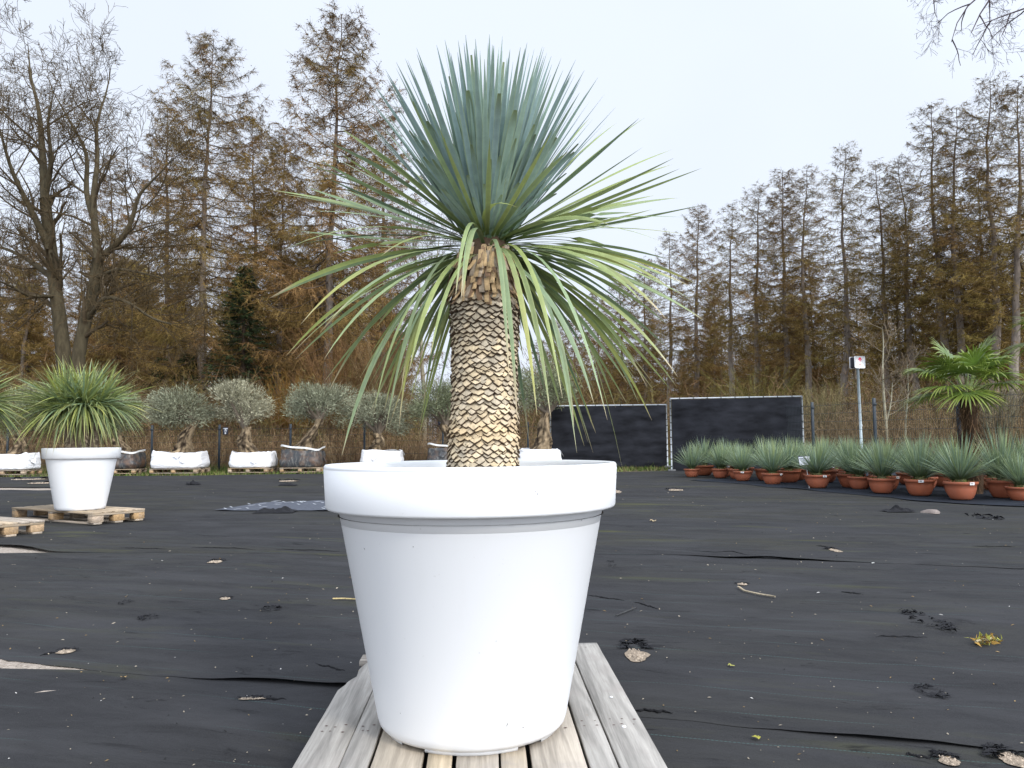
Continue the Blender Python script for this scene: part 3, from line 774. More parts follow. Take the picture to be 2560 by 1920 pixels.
# the pallet under the main planter: nine planks of two widths, one with a splintered edge
rng = rs(31)
YA, YB = 1.99, 3.47
mpx, mpy = -0.116, (YA + YB) / 2
mz = float(gz(0, mpy)); MH = POTZ - mz
mp = thing('pallet', 'large weathered grey plank pallet in the foreground under the big white planter', 'pallet', (mpx, mpy, mz), math.radians(2.1))
edges = [(70, 298), (303, 443), (462, 716), (740, 866), (888, 1104), (1116, 1248), (1272, 1545), (1562, 1700), (1711, 1940)]
mb = MB()
for i, (a, b_) in enumerate(edges):
    x0, x1 = (a - 1005) * 0.000531, (b_ - 1005) * 0.000531
    c = wcol(rng, (0.41, 0.335, 0.235), 0.08)
    if i in (0, 1, 7, 8): c = np.array((0.335, 0.315, 0.285)) * rng.uniform(0.92, 1.06)
    L = YB - YA
    ny = 46
    ys = np.linspace(-L / 2, L / 2, ny)
    e0 = np.full(ny, x0) + 0.0012 * fbm(ys * 9, ys * 0 + i, 3); e1 = np.full(ny, x1) + 0.0012 * fbm(ys * 9, ys * 0 + i + 20, 3)
    if i == 0:
        yw = ys + mpy
        e0 = e0 + np.interp(yw, [2.88, 2.92, 3.0, 3.04, 3.16, 3.22, 3.36, 3.5], [0, 0.012, 0.022, 0.040, 0.034, 0.052, 0.050, 0.058]) + 0.004 * vnoise(ys * 60, 3) * (yw > 2.9)
    th_ = 0.022; bz = 0.0022; zt_ = MH
    zw = 0.0012 * fbm(ys * 3, ys * 0 + i * 3, 2)
    rows = np.stack([np.stack([e0, ys, zt_ - th_ + zw], -1), np.stack([e0, ys, zt_ - bz + zw], -1), np.stack([e0 + bz, ys, zt_ + zw], -1),
                     np.stack([e1 - bz, ys, zt_ + zw], -1), np.stack([e1, ys, zt_ - bz + zw], -1), np.stack([e1, ys, zt_ - th_ + zw], -1)], 1)
    idx = np.arange(ny * 6).reshape(ny, 6); j2 = (np.arange(6) + 1) % 6
    F = np.stack([idx[:-1, :], idx[1:, :], idx[1:, j2], idx[:-1, j2]], -1).reshape(-1, 4)
    mb.add(rows, F, c); base = mb.n - ny * 6
    mb.f.append(idx[:1, :] + base); mb.f.append(idx[-1:, ::-1] + base)
    for yy in (2.06, 2.47, 2.52, 3.40):
        for k in range(3 if x1 - x0 > 0.1 else 2):
            xx = x0 + (x1 - x0) * (0.25 + 0.5 * k / (2 if x1 - x0 > 0.1 else 1)) + rng.normal(0, 0.006)
            p = np.array((xx, yy - mpy + rng.normal(0, 0.008), MH + 0.0015))
            a_ = rng.uniform(0.0022, 0.0042)
            nails = MB(); nails.add(p + np.array([(-a_ * 1.6, 0, 0), (0, -a_, 0), (a_ * 1.6, 0, 0), (0, a_, 0)]), [[0, 1, 2, 3]], (0.07, 0.03, 0.025)); nails.obj('nail', M_debris, mp)
mb.obj('deck', M_wood, mp)
for yy in (-0.66, -0.22, 0.22, 0.66):
    mb = MB(); box(mb, (0, yy, MH - 0.0345), (0.985, 0.10, 0.0225), wcol(rng), 0, 0.002); mb.obj('crossbar', M_woodx, mp)
for xx in (-0.42, 0, 0.42):
    for yy in (-0.66, 0, 0.66):
        mb = MB(); box(mb, (xx, yy, (MH - 0.046) / 2 + 0.0005), (0.13, 0.099, MH - 0.047), wcol(rng, (0.40, 0.27, 0.15)), 0, 0.003); mb.obj('block', M_wood, mp)
for (u, v, w, wl) in ((1528, 1742, 0.006, 'farther'), (1560, 1816, 0.007, 'nearer')):
    mb = MB()
    d = ray(u, v); tt = (POTZ + 0.003 - HC) / d.z
    p = np.array((d.x * tt, d.y * tt, POTZ + 0.003))
    lathe(mb, [(0.0002, 0.002), (w * 0.7, 0.0015), (w, -0.001)], (0.75, 0.76, 0.78), 8, p)
    tag(mb.obj('bird_dropping', M_debris), 'white bird dropping on the right outer plank of the big pallet, the %s one' % wl, 'bird dropping')

# left pallets
fc = G(230, 1317); fc2 = G(-60, 1355)
def pal_from_corner(c, ang, Lx, Ly):
    # local x axis points along ang (from the corner along the receding right side), local y to the left-back
    ex = np.array((math.cos(ang), math.sin(ang))); ey = np.array((-math.sin(ang), math.cos(ang)))
    ctr = c[:2] + ex * Lx / 2 + ey * Ly / 2
    return (ctr[0], ctr[1], float(gz(*ctr)) + 0.012)
fr_ = G(362, 1303) - fc; AL = math.atan2(fr_[1], fr_[0]); LX = float(np.linalg.norm(fr_))
l1 = pal_from_corner(fc, AL, LX, 1.78)
pallet('light brown wooden pallet under the smaller white planter at left', l1, AL, LX, 1.78, [0.12, 0.09, 0.12, 0.09, 0.12], base=(0.40, 0.31, 0.21), seed=1)
l2 = pal_from_corner(fc2, AL, LX, 1.3)
pallet('light brown wooden pallet cut off by the left edge of the photo', l2, AL, LX, 1.3, [0.12, 0.09, 0.12, 0.09, 0.12], base=(0.40, 0.31, 0.21), seed=2)

# ------------------------------------------------------------------ bushy potted yuccas at left
def bushy_yucca(label, loc, seed, D, Hp, ylw):
    rng = rs(seed)
    r = thing('potted_yucca', label, 'potted plant', loc)
    R = D / 2; h = Hp; rimh = 0.15 * D
    pf = [(0.0, 0.0), (R * 0.60, 0.0), (R * 0.635, 0.012), (R * 0.65, 0.04), (R * 0.895, h - rimh - 0.012), (R * 0.90, h - rimh - 0.003), (R * 0.96, h - rimh), (R * 0.985, h - rimh + 0.008), (R, h - 0.012), (R * 0.995, h - 0.003), (R * 0.985, h), (R * 0.965, h), (R * 0.95, h - 0.01), (R * 0.90, h - 0.1), (0.0, h - 0.1)]
    mb = MB(); lathe(mb, pf, (0.8,) * 3, 72); mb.obj('pot', M_white, r, True)
    mb = MB(); lathe(mb, [(0.001, h - 0.06), (R * 0.9, h - 0.07)], (0.05, 0.035, 0.025), 24); mb.obj('soil', M_bark, r, True)
    heads = [np.array((x, y, h + z)) for x, y, z in ((0.0, 0.0, 0.60), (-0.17, -0.06, 0.54), (0.18, 0.02, 0.52), (-0.05, 0.16, 0.55), (0.08, -0.16, 0.50), (-0.12, -0.15, 0.46))]
    for hd in heads:
        mb = MB(); n = 8
        q = np.linspace(0, 1, n)[:, None]
        path = np.array((hd[0] * 0.55, hd[1] * 0.55, h - 0.08)) * (1 - q) + hd * q
        tube(mb, path, np.linspace(0.075, 0.06, n), (0.17, 0.13, 0.09), 10)
        m_ = 90; zq = rng.random(m_); ph = rng.uniform(0, 2 * PI, m_)
        base = np.array((hd[0] * 0.55, hd[1] * 0.55, h - 0.08))[None] * (1 - zq[:, None]) + hd[None] * zq[:, None]
        o_ = np.stack([np.cos(ph), np.sin(ph), 0 * ph], -1)
        Pt = np.stack([base + o_ * 0.06, base + o_ * 0.085 - np.array((0, 0, 0.05))], 1)
        Sd = np.stack([-np.sin(ph), np.cos(ph), 0 * ph], -1)[:, None] + 0 * Pt
        ribbons(mb, Pt, np.full((m_, 2), 0.028), Sd, np.array((0.24, 0.19, 0.13))[None] * rng.uniform(0.6, 1.3, m_)[:, None])
        mb.obj('trunk', M_bark, r, False)
    mb = MB(); N = 900
    hi = rng.integers(0, len(heads), N)
    Hd = np.array(heads)[hi]
    ga = rng.uniform(0, 2 * PI, N)
    bias = np.arctan2(Hd[:, 1], Hd[:, 0]); away = np.hypot(Hd[:, 0], Hd[:, 1]) > 0.1
    ga = np.where(away & (rng.random(N) < 0.5), bias + rng.normal(0, 0.9, N), ga)
    el = np.arcsin(rng.uniform(-0.90, 0.97, N)); Lr = rng.uniform(0.54, 0.79, N) * (0.78 + 0.22 * np.cos(el))
    hh = np.stack([np.cos(ga), np.sin(ga), 0 * ga], -1)
    up = np.array((0, 0, 1.0))
    Bs = Hd + hh * 0.04
    Tp = Hd + hh * (np.cos(el) * Lr)[:, None] + up * (np.sin(el) * Lr - 0.04 * np.cos(el))[:, None]
    Ct = Bs + hh * (np.cos(el) * Lr * 0.48)[:, None] + up * (np.where(el > 0, np.sin(el) * 0.55 * Lr + 0.03, 0.09 + 0.1 * np.sin(el)))[:, None]
    g0 = np.array((0.15, 0.225, 0.13)); g1 = np.array((0.27, 0.31, 0.075))
    yl = np.where(rng.random(N) < ylw, rng.uniform(0.3, 0.9, N), 0.15 * rng.random(N))
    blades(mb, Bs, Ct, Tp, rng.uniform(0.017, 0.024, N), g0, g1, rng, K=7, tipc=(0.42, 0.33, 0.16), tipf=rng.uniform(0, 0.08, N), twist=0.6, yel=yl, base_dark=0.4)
    mb.obj('leaf_crown', M_leaf, r)
    return r
pz1 = l1[2] + 0.146
bushy_yucca('bushy many-headed yucca in the smaller white planter on a pallet at left', (P(203, 1200, 9.95)[0], 9.95, pz1), 41, 0.875, 0.755, 0.22)
bushy_yucca('yellow-green bushy yucca in a white planter cut off by the left edge', (P(-118, 1200, 9.3)[0], 9.3, l2[2] + 0.146), 42, 0.875, 0.755, 0.35)

# ------------------------------------------------------------------ terracotta bowls with small yuccas
def bowl_yucca(seed, tagside):
    rng = rs(seed)
    r = thing('potted_yucca', 'x', 'potted plant', (0, 0, -50))
    R = 0.25; h = 0.25
    pf = [(0.0, 0.0), (0.135, 0.0), (0.15, 0.006), (0.175, 0.03), (0.205, 0.085), (0.225, 0.15), (0.232, h - 0.042), (0.243, h - 0.04), (0.252, h - 0.034), (0.254, h - 0.008), (0.25, h), (0.238, h), (0.23, h - 0.012), (0.22, h - 0.04), (0, h - 0.04)]
    mb = MB(); lathe(mb, pf, (0.4, 0.13, 0.07), 40); pt = mb.obj('pot', M_terra, r, True)
    mb = MB(); lathe(mb, [(0.001, h - 0.02), (0.12, h - 0.022), (0.228, h - 0.03)], (0.05, 0.035, 0.02), 20)
    n = 60; a = rng.uniform(0, 2 * PI, n); q = rng.uniform(0.08, 0.22, n)
    Pt = np.stack([np.stack([q * np.cos(a), q * np.sin(a), np.full(n, h - 0.026)], -1), np.stack([q * np.cos(a) + rng.normal(0, .02, n), q * np.sin(a) + rng.normal(0, .02, n), h + rng.uniform(-0.01, 0.03, n)], -1)], 1)
    ribbons(mb, Pt, np.full((n, 2), 0.012), np.stack([-np.sin(a), np.cos(a), 0 * a], -1)[:, None] + 0 * Pt, np.array((0.10, 0.12, 0.03)) * rng.uniform(0.5, 1.4, n)[:, None])
    mb.obj('soil', M_bark, r)
    mb = MB(); tube(mb, [(0, 0, h - 0.03), (0, 0, h + 0.05), (0, 0, h + 0.12)], [0.075, 0.075, 0.05], (0.18, 0.17, 0.09), 12)
    n = 90; zq = rng.uniform(h - 0.02, h + 0.06, n); a = rng.uniform(0, 2 * PI, n)
    o_ = np.stack([np.cos(a), np.sin(a), 0 * a], -1)
    Pt = np.stack([o_ * 0.072 + np.stack([0 * a, 0 * a, zq], -1), o_ * 0.083 + np.stack([0 * a, 0 * a, zq + 0.025], -1)], 1)
    ribbons(mb, Pt, np.full((n, 2), 0.022), np.stack([-np.sin(a), np.cos(a), 0 * a], -1)[:, None] + 0 * Pt, np.array((0.30, 0.29, 0.14)) * rng.uniform(0.5, 1.3, n)[:, None])
    mb.obj('trunk', M_bark, r)
    mb = MB(); N = 250
    ga = rng.uniform(0, 2 * PI, N); th = np.radians(74) * rng.random(N) ** 0.58
    Lr = rng.uniform(0.55, 0.76, N) * (1 - 0.06 * (th / 1.4))
    hh = np.stack([np.cos(ga), np.sin(ga), 0 * ga], -1); up = np.array((0, 0, 1.0))
    c0 = np.array((0, 0, h + 0.07))
    Bs = c0 + hh * (0.02 + 0.045 * np.sin(th))[:, None] - up * (0.05 * np.sin(th))[:, None]
    Tp = c0 + hh * (np.sin(th) * Lr)[:, None] + up * (np.cos(th) * Lr - 0.05 * np.sin(th) ** 2)[:, None]
    Ct = Bs + (Tp - Bs) * 0.5 + up * (0.05 * np.sin(th))[:, None]
    yl = np.where(rng.random(N) < 0.15, 0.6, 0.3) * rng.random(N)
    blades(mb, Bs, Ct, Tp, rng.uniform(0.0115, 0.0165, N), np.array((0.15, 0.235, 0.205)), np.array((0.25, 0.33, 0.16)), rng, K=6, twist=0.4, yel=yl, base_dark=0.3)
    mb.obj('leaf_crown', M_leaf, r)
    if tagside is not None:
        mb = MB(); a = math.radians(tagside); w = 0.16
        th_ = np.linspace(a - w, a + w, 6)
        V = np.concatenate([np.stack([0.2575 * np.cos(th_), 0.2575 * np.sin(th_), np.full(6, z)], -1) for z in (h - 0.042, h - 0.004)])
        mb.add(V, [[k, k + 1, k + 7, k + 6] for k in range(5)], (0.78, 0.78, 0.78))
        for zq, x0, x1 in ((h - 0.018, -0.7, 0.6), (h - 0.028, -0.6, 0.3)):
            t2 = np.linspace(a + w * x0, a + w * x1, 4)
            V = np.concatenate([np.stack([0.2585 * np.cos(t2), 0.2585 * np.sin(t2), np.full(4, z)], -1) for z in (zq - 0.003, zq + 0.003)])
            mb.add(V, [[k, k + 1, k + 5, k + 4] for k in range(3)], (0.12, 0.12, 0.13))
        mb.obj('price_tag', M_debris, pt)
    return r
protos = [bowl_yucca(51, None), bowl_yucca(52, -98), bowl_yucca(53, -62), bowl_yucca(54, None)]
row = [(1730, 40.7, 1196.5, 0, 'small yucca in a terracotta bowl at the rows left end, beside the screen frame', 0.95),
       (1802, 46, 1198.7, 3, 'yucca in a terracotta bowl, second in the front row from the black screens', 0.95),
       (1857, 48.6, 1206.4, 1, 'low yucca in a dusty tagged terracotta bowl, third in the row from the black screens', 0.83),
       (1932, 55.4, 1215.5, 2, 'wide yucca in a tagged terracotta bowl, the next one left of the white plant label', 0.97),
       (2045, 66, 1225, 2, 'yucca in a tagged terracotta bowl directly behind the white plant label on a stake', 0.97),
       (2150, 63, 1228, 3, 'dark yucca in a half-hidden terracotta bowl, first right of the white plant label', 0.9),
       (2206, 74, 1238.5, 0, 'large yucca in an untagged terracotta bowl, second to the right of the white plant label', 1.0),
       (2301, 81, 1245, 1, 'yucca in a terracotta bowl with a white tag mid-rim, beside the foremost bowl', 1.0),
       (2404, 90, 1255.7, 2, 'pale green yucca in the nearest terracotta bowl, foremost of the front row', 0.93),
       (2509, 87, 1250.6, 0, 'dense blue-grey yucca in a terracotta bowl at the right end of the front row', 1.12)]
rng = rs(61)
front_xy = []
for (u, w, v, k, lab, hs) in row:
    g = G(u, v)
    Yc = g[1] + 0.15
    sc = w * Yc / FPX / 0.508
    x = P(u, v, Yc)[0]
    o = dup(protos[k], (x, Yc, float(gz(x, Yc)) + 0.03), rng.uniform(-0.35, 0.1), sc, lab, 'yuccas in terracotta bowls')
    st = math.sqrt(1 + ((u - 1280) / FPX) ** 2); o.scale = (sc / st, sc / st, sc)
    lc = [c for c in o.children if c.name.startswith('leaf_crown')][0]
    lc.scale = (1.06, 1.06, hs * 1.0 / sc * 0.92 if sc < 1 else hs); lc.rotation_euler = (0, 0, rng.uniform(0, 6))
    lc.location.z = 0.30 * (1 - lc.scale[2])
    front_xy.append((x, Yc))
fr = np.array(front_xy)
nback = 0
for j in range(1, 6):
    for k in range(13):
        t_ = k / 12 * 1.32 - 0.22
        bx = 6.55 + (4.0 - 6.55) * t_ + 0.70 * j + rng.normal(0, 0.05); by = 11.0 + 6.9 * t_ + 0.30 * j + rng.normal(0, 0.07) + 0.3 * (j % 2)
        fx = np.interp(by, [13.5, 15.7, 17.9, 20, 22], [9.4, 8.8, 8.1, 7.5, 6.9])
        if bx > fx - 0.45 or by < 10.4 or by > 19.5: continue
        if math.hypot(bx - 7.35, by - 12.9) < 0.55: continue
        if np.min(np.hypot(fr[:, 0] - bx, fr[:, 1] - by)) < 0.42: continue
        if bx / by > 0.70: continue
        o = dup(protos[int(rng.integers(0, 4))], (bx, by, float(gz(bx, by)) + 0.03), rng.uniform(-0.3, 0.3), rng.uniform(0.78, 0.98), 'blue-green yucca in a terracotta bowl standing in the rows behind the front row', 'yuccas in the back rows')
        nback += 1
for p_ in protos:
    for c in list(p_.children):
        for g in list(c.children): bpy.data.objects.remove(g)
        bpy.data.objects.remove(c)
    bpy.data.objects.remove(p_)

# plant label on a stake
sb = G(2021, 1223); sb[1] -= 0.05
r = thing('plant_label', 'white plant label with grey print on a thin stake before the terracotta bowls', 'label', (sb[0], sb[1], float(gz(sb[0], sb[1])) + 0.02))
sg = sb[1] / FPX
mb = MB(); tube(mb, [(0.0, 0, 0), (-0.022, 0, 0.24), (-0.045, 0.0, 60 * sg)], 0.006, (0.75, 0.75, 0.75), 6); mb.obj('stake', M_debris, r)
w, h_ = 27 * sg / 2, 21 * sg / 2
bc = np.array((-10 * sg, -0.006, 68 * sg))
rt = Matrix.Rotation(math.radians(-4), 3, 'Y') @ Matrix.Rotation(math.radians(-12), 3, 'X')
mb = MB(); box(mb, bc + np.array((0.004, 0.006, 0.004)), (2 * w + 0.02, 0.006, 2 * h_ + 0.02), (0.03, 0.03, 0.06), rot=rt, bev=0.001); mb.obj('label_frame', M_post, r)
mb = MB(); box(mb, bc, (2 * w, 0.005, 2 * h_), (0.74, 0.75, 0.80), rot=rt, bev=0.001); mb.obj('label_card', M_debris, r)
mb = MB(); rng = rs(8)
for (zq, x0, x1, hh_) in ((0.62, -0.8, 0.75, 0.10), (0.35, -0.6, 0.55, 0.05), (0.1, -0.75, 0.6, 0.05), (-0.62, -0.2, 0.35, 0.11)):
    x = x0
    while x < x1:
        ww = rng.uniform(0.05, 0.16)
        p0 = bc + np.array(rt @ Vector(((x + ww / 2) * w, -0.0032, zq * h_)))
        box(mb, p0, (ww * w, 0.001, hh_ * h_ * 1.6), (0.25, 0.25, 0.33), rot=rt, bev=0)
        x += ww + 0.04
mb.obj('print', M_debris, r)

# ------------------------------------------------------------------ palms
def palm(label, loc, seed, R=0.95, trunk_h=1.6):
    rng = rs(seed)
    r = thing('fan_palm', label, 'palm', loc)
    mb = MB(); n = 16; z = np.linspace(0, trunk_h, n)
    tube(mb, np.stack([0.02 * np.sin(z * 2), 0 * z, z], -1), 0.12 + 0.035 * np.sin(z * 3 + 1) + 0.03 * (z / trunk_h), (0.055, 0.035, 0.022), 14)
    m_ = 1500; zq = rng.uniform(0, trunk_h + 0.05, m_); a = rng.uniform(0, 2 * PI, m_)
    o_ = np.stack([np.cos(a), np.sin(a), 0 * a], -1); l_ = rng.uniform(0.06, 0.16, m_)
    rr_ = 0.13 + 0.03 * (zq / trunk_h)
    p0 = o_ * rr_[:, None] + np.stack([0 * a, 0 * a, zq], -1)
    p1 = o_ * (rr_ + rng.uniform(0.03, 0.08, m_))[:, None] + np.stack([rng.normal(0, .04, m_), rng.normal(0, .04, m_), zq + l_ * rng.choice([-1, 1], m_)], -1)
    Pt = np.stack([p0, p1], 1)
    ribbons(mb, Pt, np.stack([np.full(m_, 0.012), np.full(m_, 0.003)], 1), np.stack([-np.sin(a), np.cos(a), 0 * a], -1)[:, None] + 0 * Pt, np.array((0.11, 0.065, 0.035)) * rng.uniform(0.4, 1.5, m_)[:, None])
    mb.obj('trunk', M_bark, r)
    nf = 17
    for i in range(nf):
        mb = MB()
        az = i * 2.399 + rng.normal(0, 0.15)
        el = math.radians(np.interp(i / (nf - 1), [0, 0.3, 0.65, 1], [78, 50, 20, -4]) + rng.normal(0, 6))
        pl = R * rng.uniform(0.42, 0.58)
        h0 = np.array((math.cos(az), math.sin(az), 0)); up = np.array((0, 0, 1.0))
        base = np.array((0, 0, trunk_h - 0.04)) + h0 * 0.06 + up * 0.1 * (1 - i / nf)
        hub = base + h0 * pl * math.cos(el) + up * pl * (math.sin(el) + 0.05)
        mid = (base + hub) / 2 + up * 0.05
        tube(mb, [base, mid, hub], [0.014, 0.01, 0.008], (0.16, 0.21, 0.05), 5)
        fd = nrm(h0 * math.cos(el - 0.25) + up * math.sin(el - 0.25)); sd = np.cross(fd, up); sd = sd / np.linalg.norm(sd); nn = np.cross(sd, fd)
        m2 = 38; aa = np.radians(np.linspace(-125, 125, m2)); LL = R * 0.62 * (0.72 + 0.28 * np.cos(aa * 0.6)) * rng.uniform(0.92, 1.05, m2)
        dv = fd[None] * np.cos(aa)[:, None] + sd[None] * np.sin(aa)[:, None] + nn[None] * 0.12
        s_ = np.linspace(0, 1, 6)
        Pt = hub[None, None] + dv[:, None] * (LL[:, None] * s_[None])[..., None] - up * (0.32 * LL[:, None] * s_[None] ** 2.6 * rng.uniform(0.5, 1.5, m2)[:, None])[..., None]
        wd_ = np.minimum(LL[:, None] * s_[None] * 2 * math.radians(125) / m2 * 1.02, 0.034) * np.clip((1.02 - s_) / 0.45, 0.05, 1)[None]
        tang = nrm(np.gradient(Pt, axis=1))
        sv = nrm(np.cross(np.broadcast_to(nn, Pt.shape), tang))
        base_c = np.array((0.105, 0.175, 0.028)) * rng.uniform(0.8, 1.25)
        cK = base_c[None, None] * (1 - s_[None, :, None] * 0.5) + np.array((0.28, 0.29, 0.04)) * (s_[None, :, None] ** 2 * rng.uniform(0.3, 0.9, m2)[:, None, None])
        ribbons(mb, Pt, wd_, sv, cK, 0.16 * wd_, np.broadcast_to(nn, Pt.shape))
        mb.obj('frond', M_palm, r)
    return r
palm('dark green fan palm with a shaggy brown trunk rising behind the terracotta bowls at right', (7.38, 12.95, float(gz(7.4, 12.95))), 71, 0.92, 1.66)
palm('fan palm of which only pale frond tips enter at the right edge', (9.55, 13.3, float(gz(9, 13))), 72, 1.05, 2.5)

# ------------------------------------------------------------------ bagged olive trees with their pallets
def root_bag(mb, W_, D_, H_, rng, cols, skew=0.0):
    n, m_ = 56, 22
    th = np.arange(n) / n * 2 * PI
    rows = []
    pr = [(0.0, 0.90), (0.05, 1.0), (0.3, 1.04), (0.55, 1.0), (0.8, 0.98), (0.97, 0.96), (1.0, 0.93), (0.97, 0.88), (0.9, 0.84)]
    zq = np.interp(np.linspace(0, 8, m_), range(9), [p[0] for p in pr]); rq = np.interp(np.linspace(0, 8, m_), range(9), [p[1] for p in pr])
    ex = 0.45
    cx = np.sign(np.cos(th)) * np.abs(np.cos(th)) ** ex; cy = np.sign(np.sin(th)) * np.abs(np.sin(th)) ** ex
    sd = rng.uniform(0, 50)
    nz_ = 0.045 * fbm(th[None] * 2.2 + sd, zq[:, None] * 5 + sd, 4) + 0.025 * vnoise(th[None] * 3 + sd, zq[:, None] * 12 + th[None] * 2)
    rr = rq[:, None] * (1 + nz_)
    top = 0.13 * vnoise(th * 1.6 + sd, th * 0 + 3) + 0.07 * vnoise(th * 5 + sd, th * 0)
    H_ = H_ * 0.88
    Z = H_ * (zq[:, None] + (zq[:, None] > 0.75) * top[None] + skew * np.cos(th)[None] * zq[:, None])
    V = np.stack([rr * cx[None] * W_ / 2, rr * cy[None] * D_ / 2, Z], -1)
    idx = np.arange(n * m_).reshape(m_, n); j2 = (np.arange(n) + 1) % n
    F = np.stack([idx[:-1, :], idx[:-1, j2], idx[1:, j2], idx[1:, :]], -1).reshape(-1, 4)
    cc = np.broadcast_to(np.asarray(cols[0], float), (m_, n, 3)).copy()
    cc[-5:] = cols[1]
    mb.add(V, F, cc.reshape(-1, 3))
    c0 = mb.n
    mb.add(np.array([[0, 0, H_ * 0.86]]), np.zeros((0, 3), int), (0.06, 0.045, 0.03))
    last = idx[-1] + c0 - n * m_
    mb.f.append(np.stack([last, last[j2], np.full(n, c0)], 1))
    # a loose flap or two
    for k in range(3):
        a = rng.uniform(-2.2, 1.2); p = np.array((math.cos(a) * W_ * 0.5, math.sin(a) * D_ * 0.5, H_ * rng.uniform(0.5, 1.0)))
        o_ = np.array((math.cos(a), math.sin(a), 0)); t_ = np.array((-o_[1], o_[0], 0))
        mb.add([p - t_ * 0.1, p + t_ * 0.1, p + o_ * 0.1 - t_ * 0.03 - np.array((0, 0, 0.16)), p + o_ * 0.05 - t_ * 0.14 - np.array((0, 0, 0.10))], [[0, 1, 2, 3]], cols[0])
def olive(label, gx_, Y, base_u, lean_u, trunk_top_v, crown, seed, bagw, bagh, dark, tint, pal_lab, fork=False, grp=None):
    """crown = (u, v, half width, half height) in display pixels"""
    rng = rs(seed)
    zg = float(gz(gx_, Y))
    pallet(pal_lab, (gx_, Y, zg + 0.035), rng.normal(0, 0.04) + PI / 2, 0.9, max(1.1, bagw * 0.95), [0.1] * 5, H=0.135, base=(0.33, 0.24, 0.14), seed=seed)
    zb = zg + 0.172
    r = thing('bagged_olive_tree', label, 'olive tree', (gx_, Y, zb), 0, grp)
    mb = MB(); root_bag(mb, bagw, 0.95, bagh, rng, ((0.80, 0.80, 0.81), (0.5, 0.5, 0.5)) if not dark else ((0.04, 0.04, 0.045), (0.10, 0.10, 0.10)), rng.normal(0, 0.06))
    mb.obj('root_bag', M_blackbag if dark else M_bag, r, True)
    if dark:
        mb = MB(); n = 24; th = np.linspace(-2.9, 0.2, n)
        cxx = np.sign(np.cos(th)) * np.abs(np.cos(th)) ** 0.45; cyy = np.sign(np.sin(th)) * np.abs(np.sin(th)) ** 0.45
        Pt = np.stack([cxx * bagw * 0.5, cyy * 0.49, bagh * (1.0 + 0.12 * np.sin(th * 2.0))], -1)
        ribbons(mb, Pt[None], np.full((1, n), 0.05), np.broadcast_to(np.array((0, 0, 1.0)), (1, n, 3)), (0.72, 0.72, 0.7)); mb.obj('white_liner', M_bag, r)
    o = np.array((gx_, Y, zb))
    tb = PD(base_u, 975, Y) - o; tb[2] = bagh * 0.82; tb[1] = 0
    tt = PD(lean_u, trunk_top_v, Y) - o; tt[1] = rng.normal(0, 0.1)
    cc = PD(crown[0], crown[1], Y) - o; cc[1] = tt[1]
    sx_ = 1.12 * crown[2] * K_ * Y / FPX; sz_ = 1.12 * crown[3] * K_ * Y / FPX
    mb = MB()
    n, m_ = 30, 30
    q = np.linspace(0, 1, m_)
    path = tb[None] * (1 - q[:, None]) + tt[None] * q[:, None] + np.stack([0.05 * np.sin(q * 6 + seed), 0.04 * np.cos(q * 5), 0 * q], -1)
    thh = np.arange(n) / n * 2 * PI
    rad = np.interp(q, [0, 0.12, 0.4, 1], [0.30, 0.22, 0.155, 0.10])
    rr = rad[:, None] * (1 + 0.85 * fbm(np.cos(thh)[None] * 2.4 + q[:, None] * 2.5 + seed, np.sin(thh)[None] * 2.4 + q[:, None] * 7, 4))
    V = np.stack([path[:, None, 0] + rr * np.cos(thh), path[:, None, 1] + rr * np.sin(thh), np.broadcast_to(path[:, 2:3], rr.shape)], -1)
    idx = np.arange(n * m_).reshape(m_, n); j2 = (np.arange(n) + 1) % n
    F = np.stack([idx[:-1, :], idx[:-1, j2], idx[1:, j2], idx[1:, :]], -1).reshape(-1, 4)
    cn = 0.45 + 1.9 * fbm(np.cos(thh)[None] * 4.5 + seed, q[:, None] * 8 + np.sin(thh)[None] * 4.5, 4)
    mb.add(V, F, (np.array((0.045, 0.032, 0.022)) + np.clip(cn, 0, 1)[..., None] * np.array((0.27, 0.205, 0.125))).reshape(-1, 3))
    mb.obj('trunk', M_bark, r, True)
    # crown
    mb = MB()
    nb = 22
    bl = []
    for i in range(nb):
        a = rng.uniform(0, 2 * PI); e = math.asin(rng.uniform(-0.85, 0.95)); k = rng.uniform(0.40, 0.82)
        bl.append(cc + np.array((math.cos(a) * math.cos(e) * sx_ * k, math.sin(a) * math.cos(e) * sx_ * k, math.sin(e) * sz_ * k)))
    bl = np.array(bl)
    for p in bl[:11]:
        mp_ = (tt + p) / 2 + rng.normal(0, 0.06, 3)
        tube(mb, [tt - np.array((0, 0, 0.05)), mp_, p], [0.06, 0.035, 0.012], (0.11, 0.085, 0.06), 6)
    N = 9500
    ci = rng.integers(0, nb, N)
    g = rng.normal(0, 1, (N, 3)); g = nrm(g) * (rng.random(N) ** 0.45)[:, None]
    pos = bl[ci] + g * np.array((sx_ * 0.40, sx_ * 0.40, sz_ * 0.42))
    dv = nrm(nrm(pos - cc) + rng.normal(0, 0.6, (N, 3)) + np.array((0, 0, 0.55)))
    ll = rng.uniform(0.05, 0.10, N); 
    sd_ = nrm(np.cross(dv, rng.normal(0, 1, (N, 3))))
    Pt = np.stack([pos, pos + dv * (ll * 0.5)[:, None], pos + dv * ll[:, None]], 1)
    Wd = np.stack([np.full(N, 0.006), rng.uniform(0.014, 0.02, N), np.full(N, 0.002)], 1)
    tone = rng.random(N)[:, None]
    c = np.array(tint) * (0.55 + 0.9 * tone) + np.array((0.05, 0.05, 0.04)) * (tone > 0.8)
    ribbons(mb, Pt, Wd, sd_[:, None] + 0 * Pt, c)
    N = 700
    ci = rng.integers(0, nb, N); g = nrm(rng.normal(0, 1, (N, 3)))
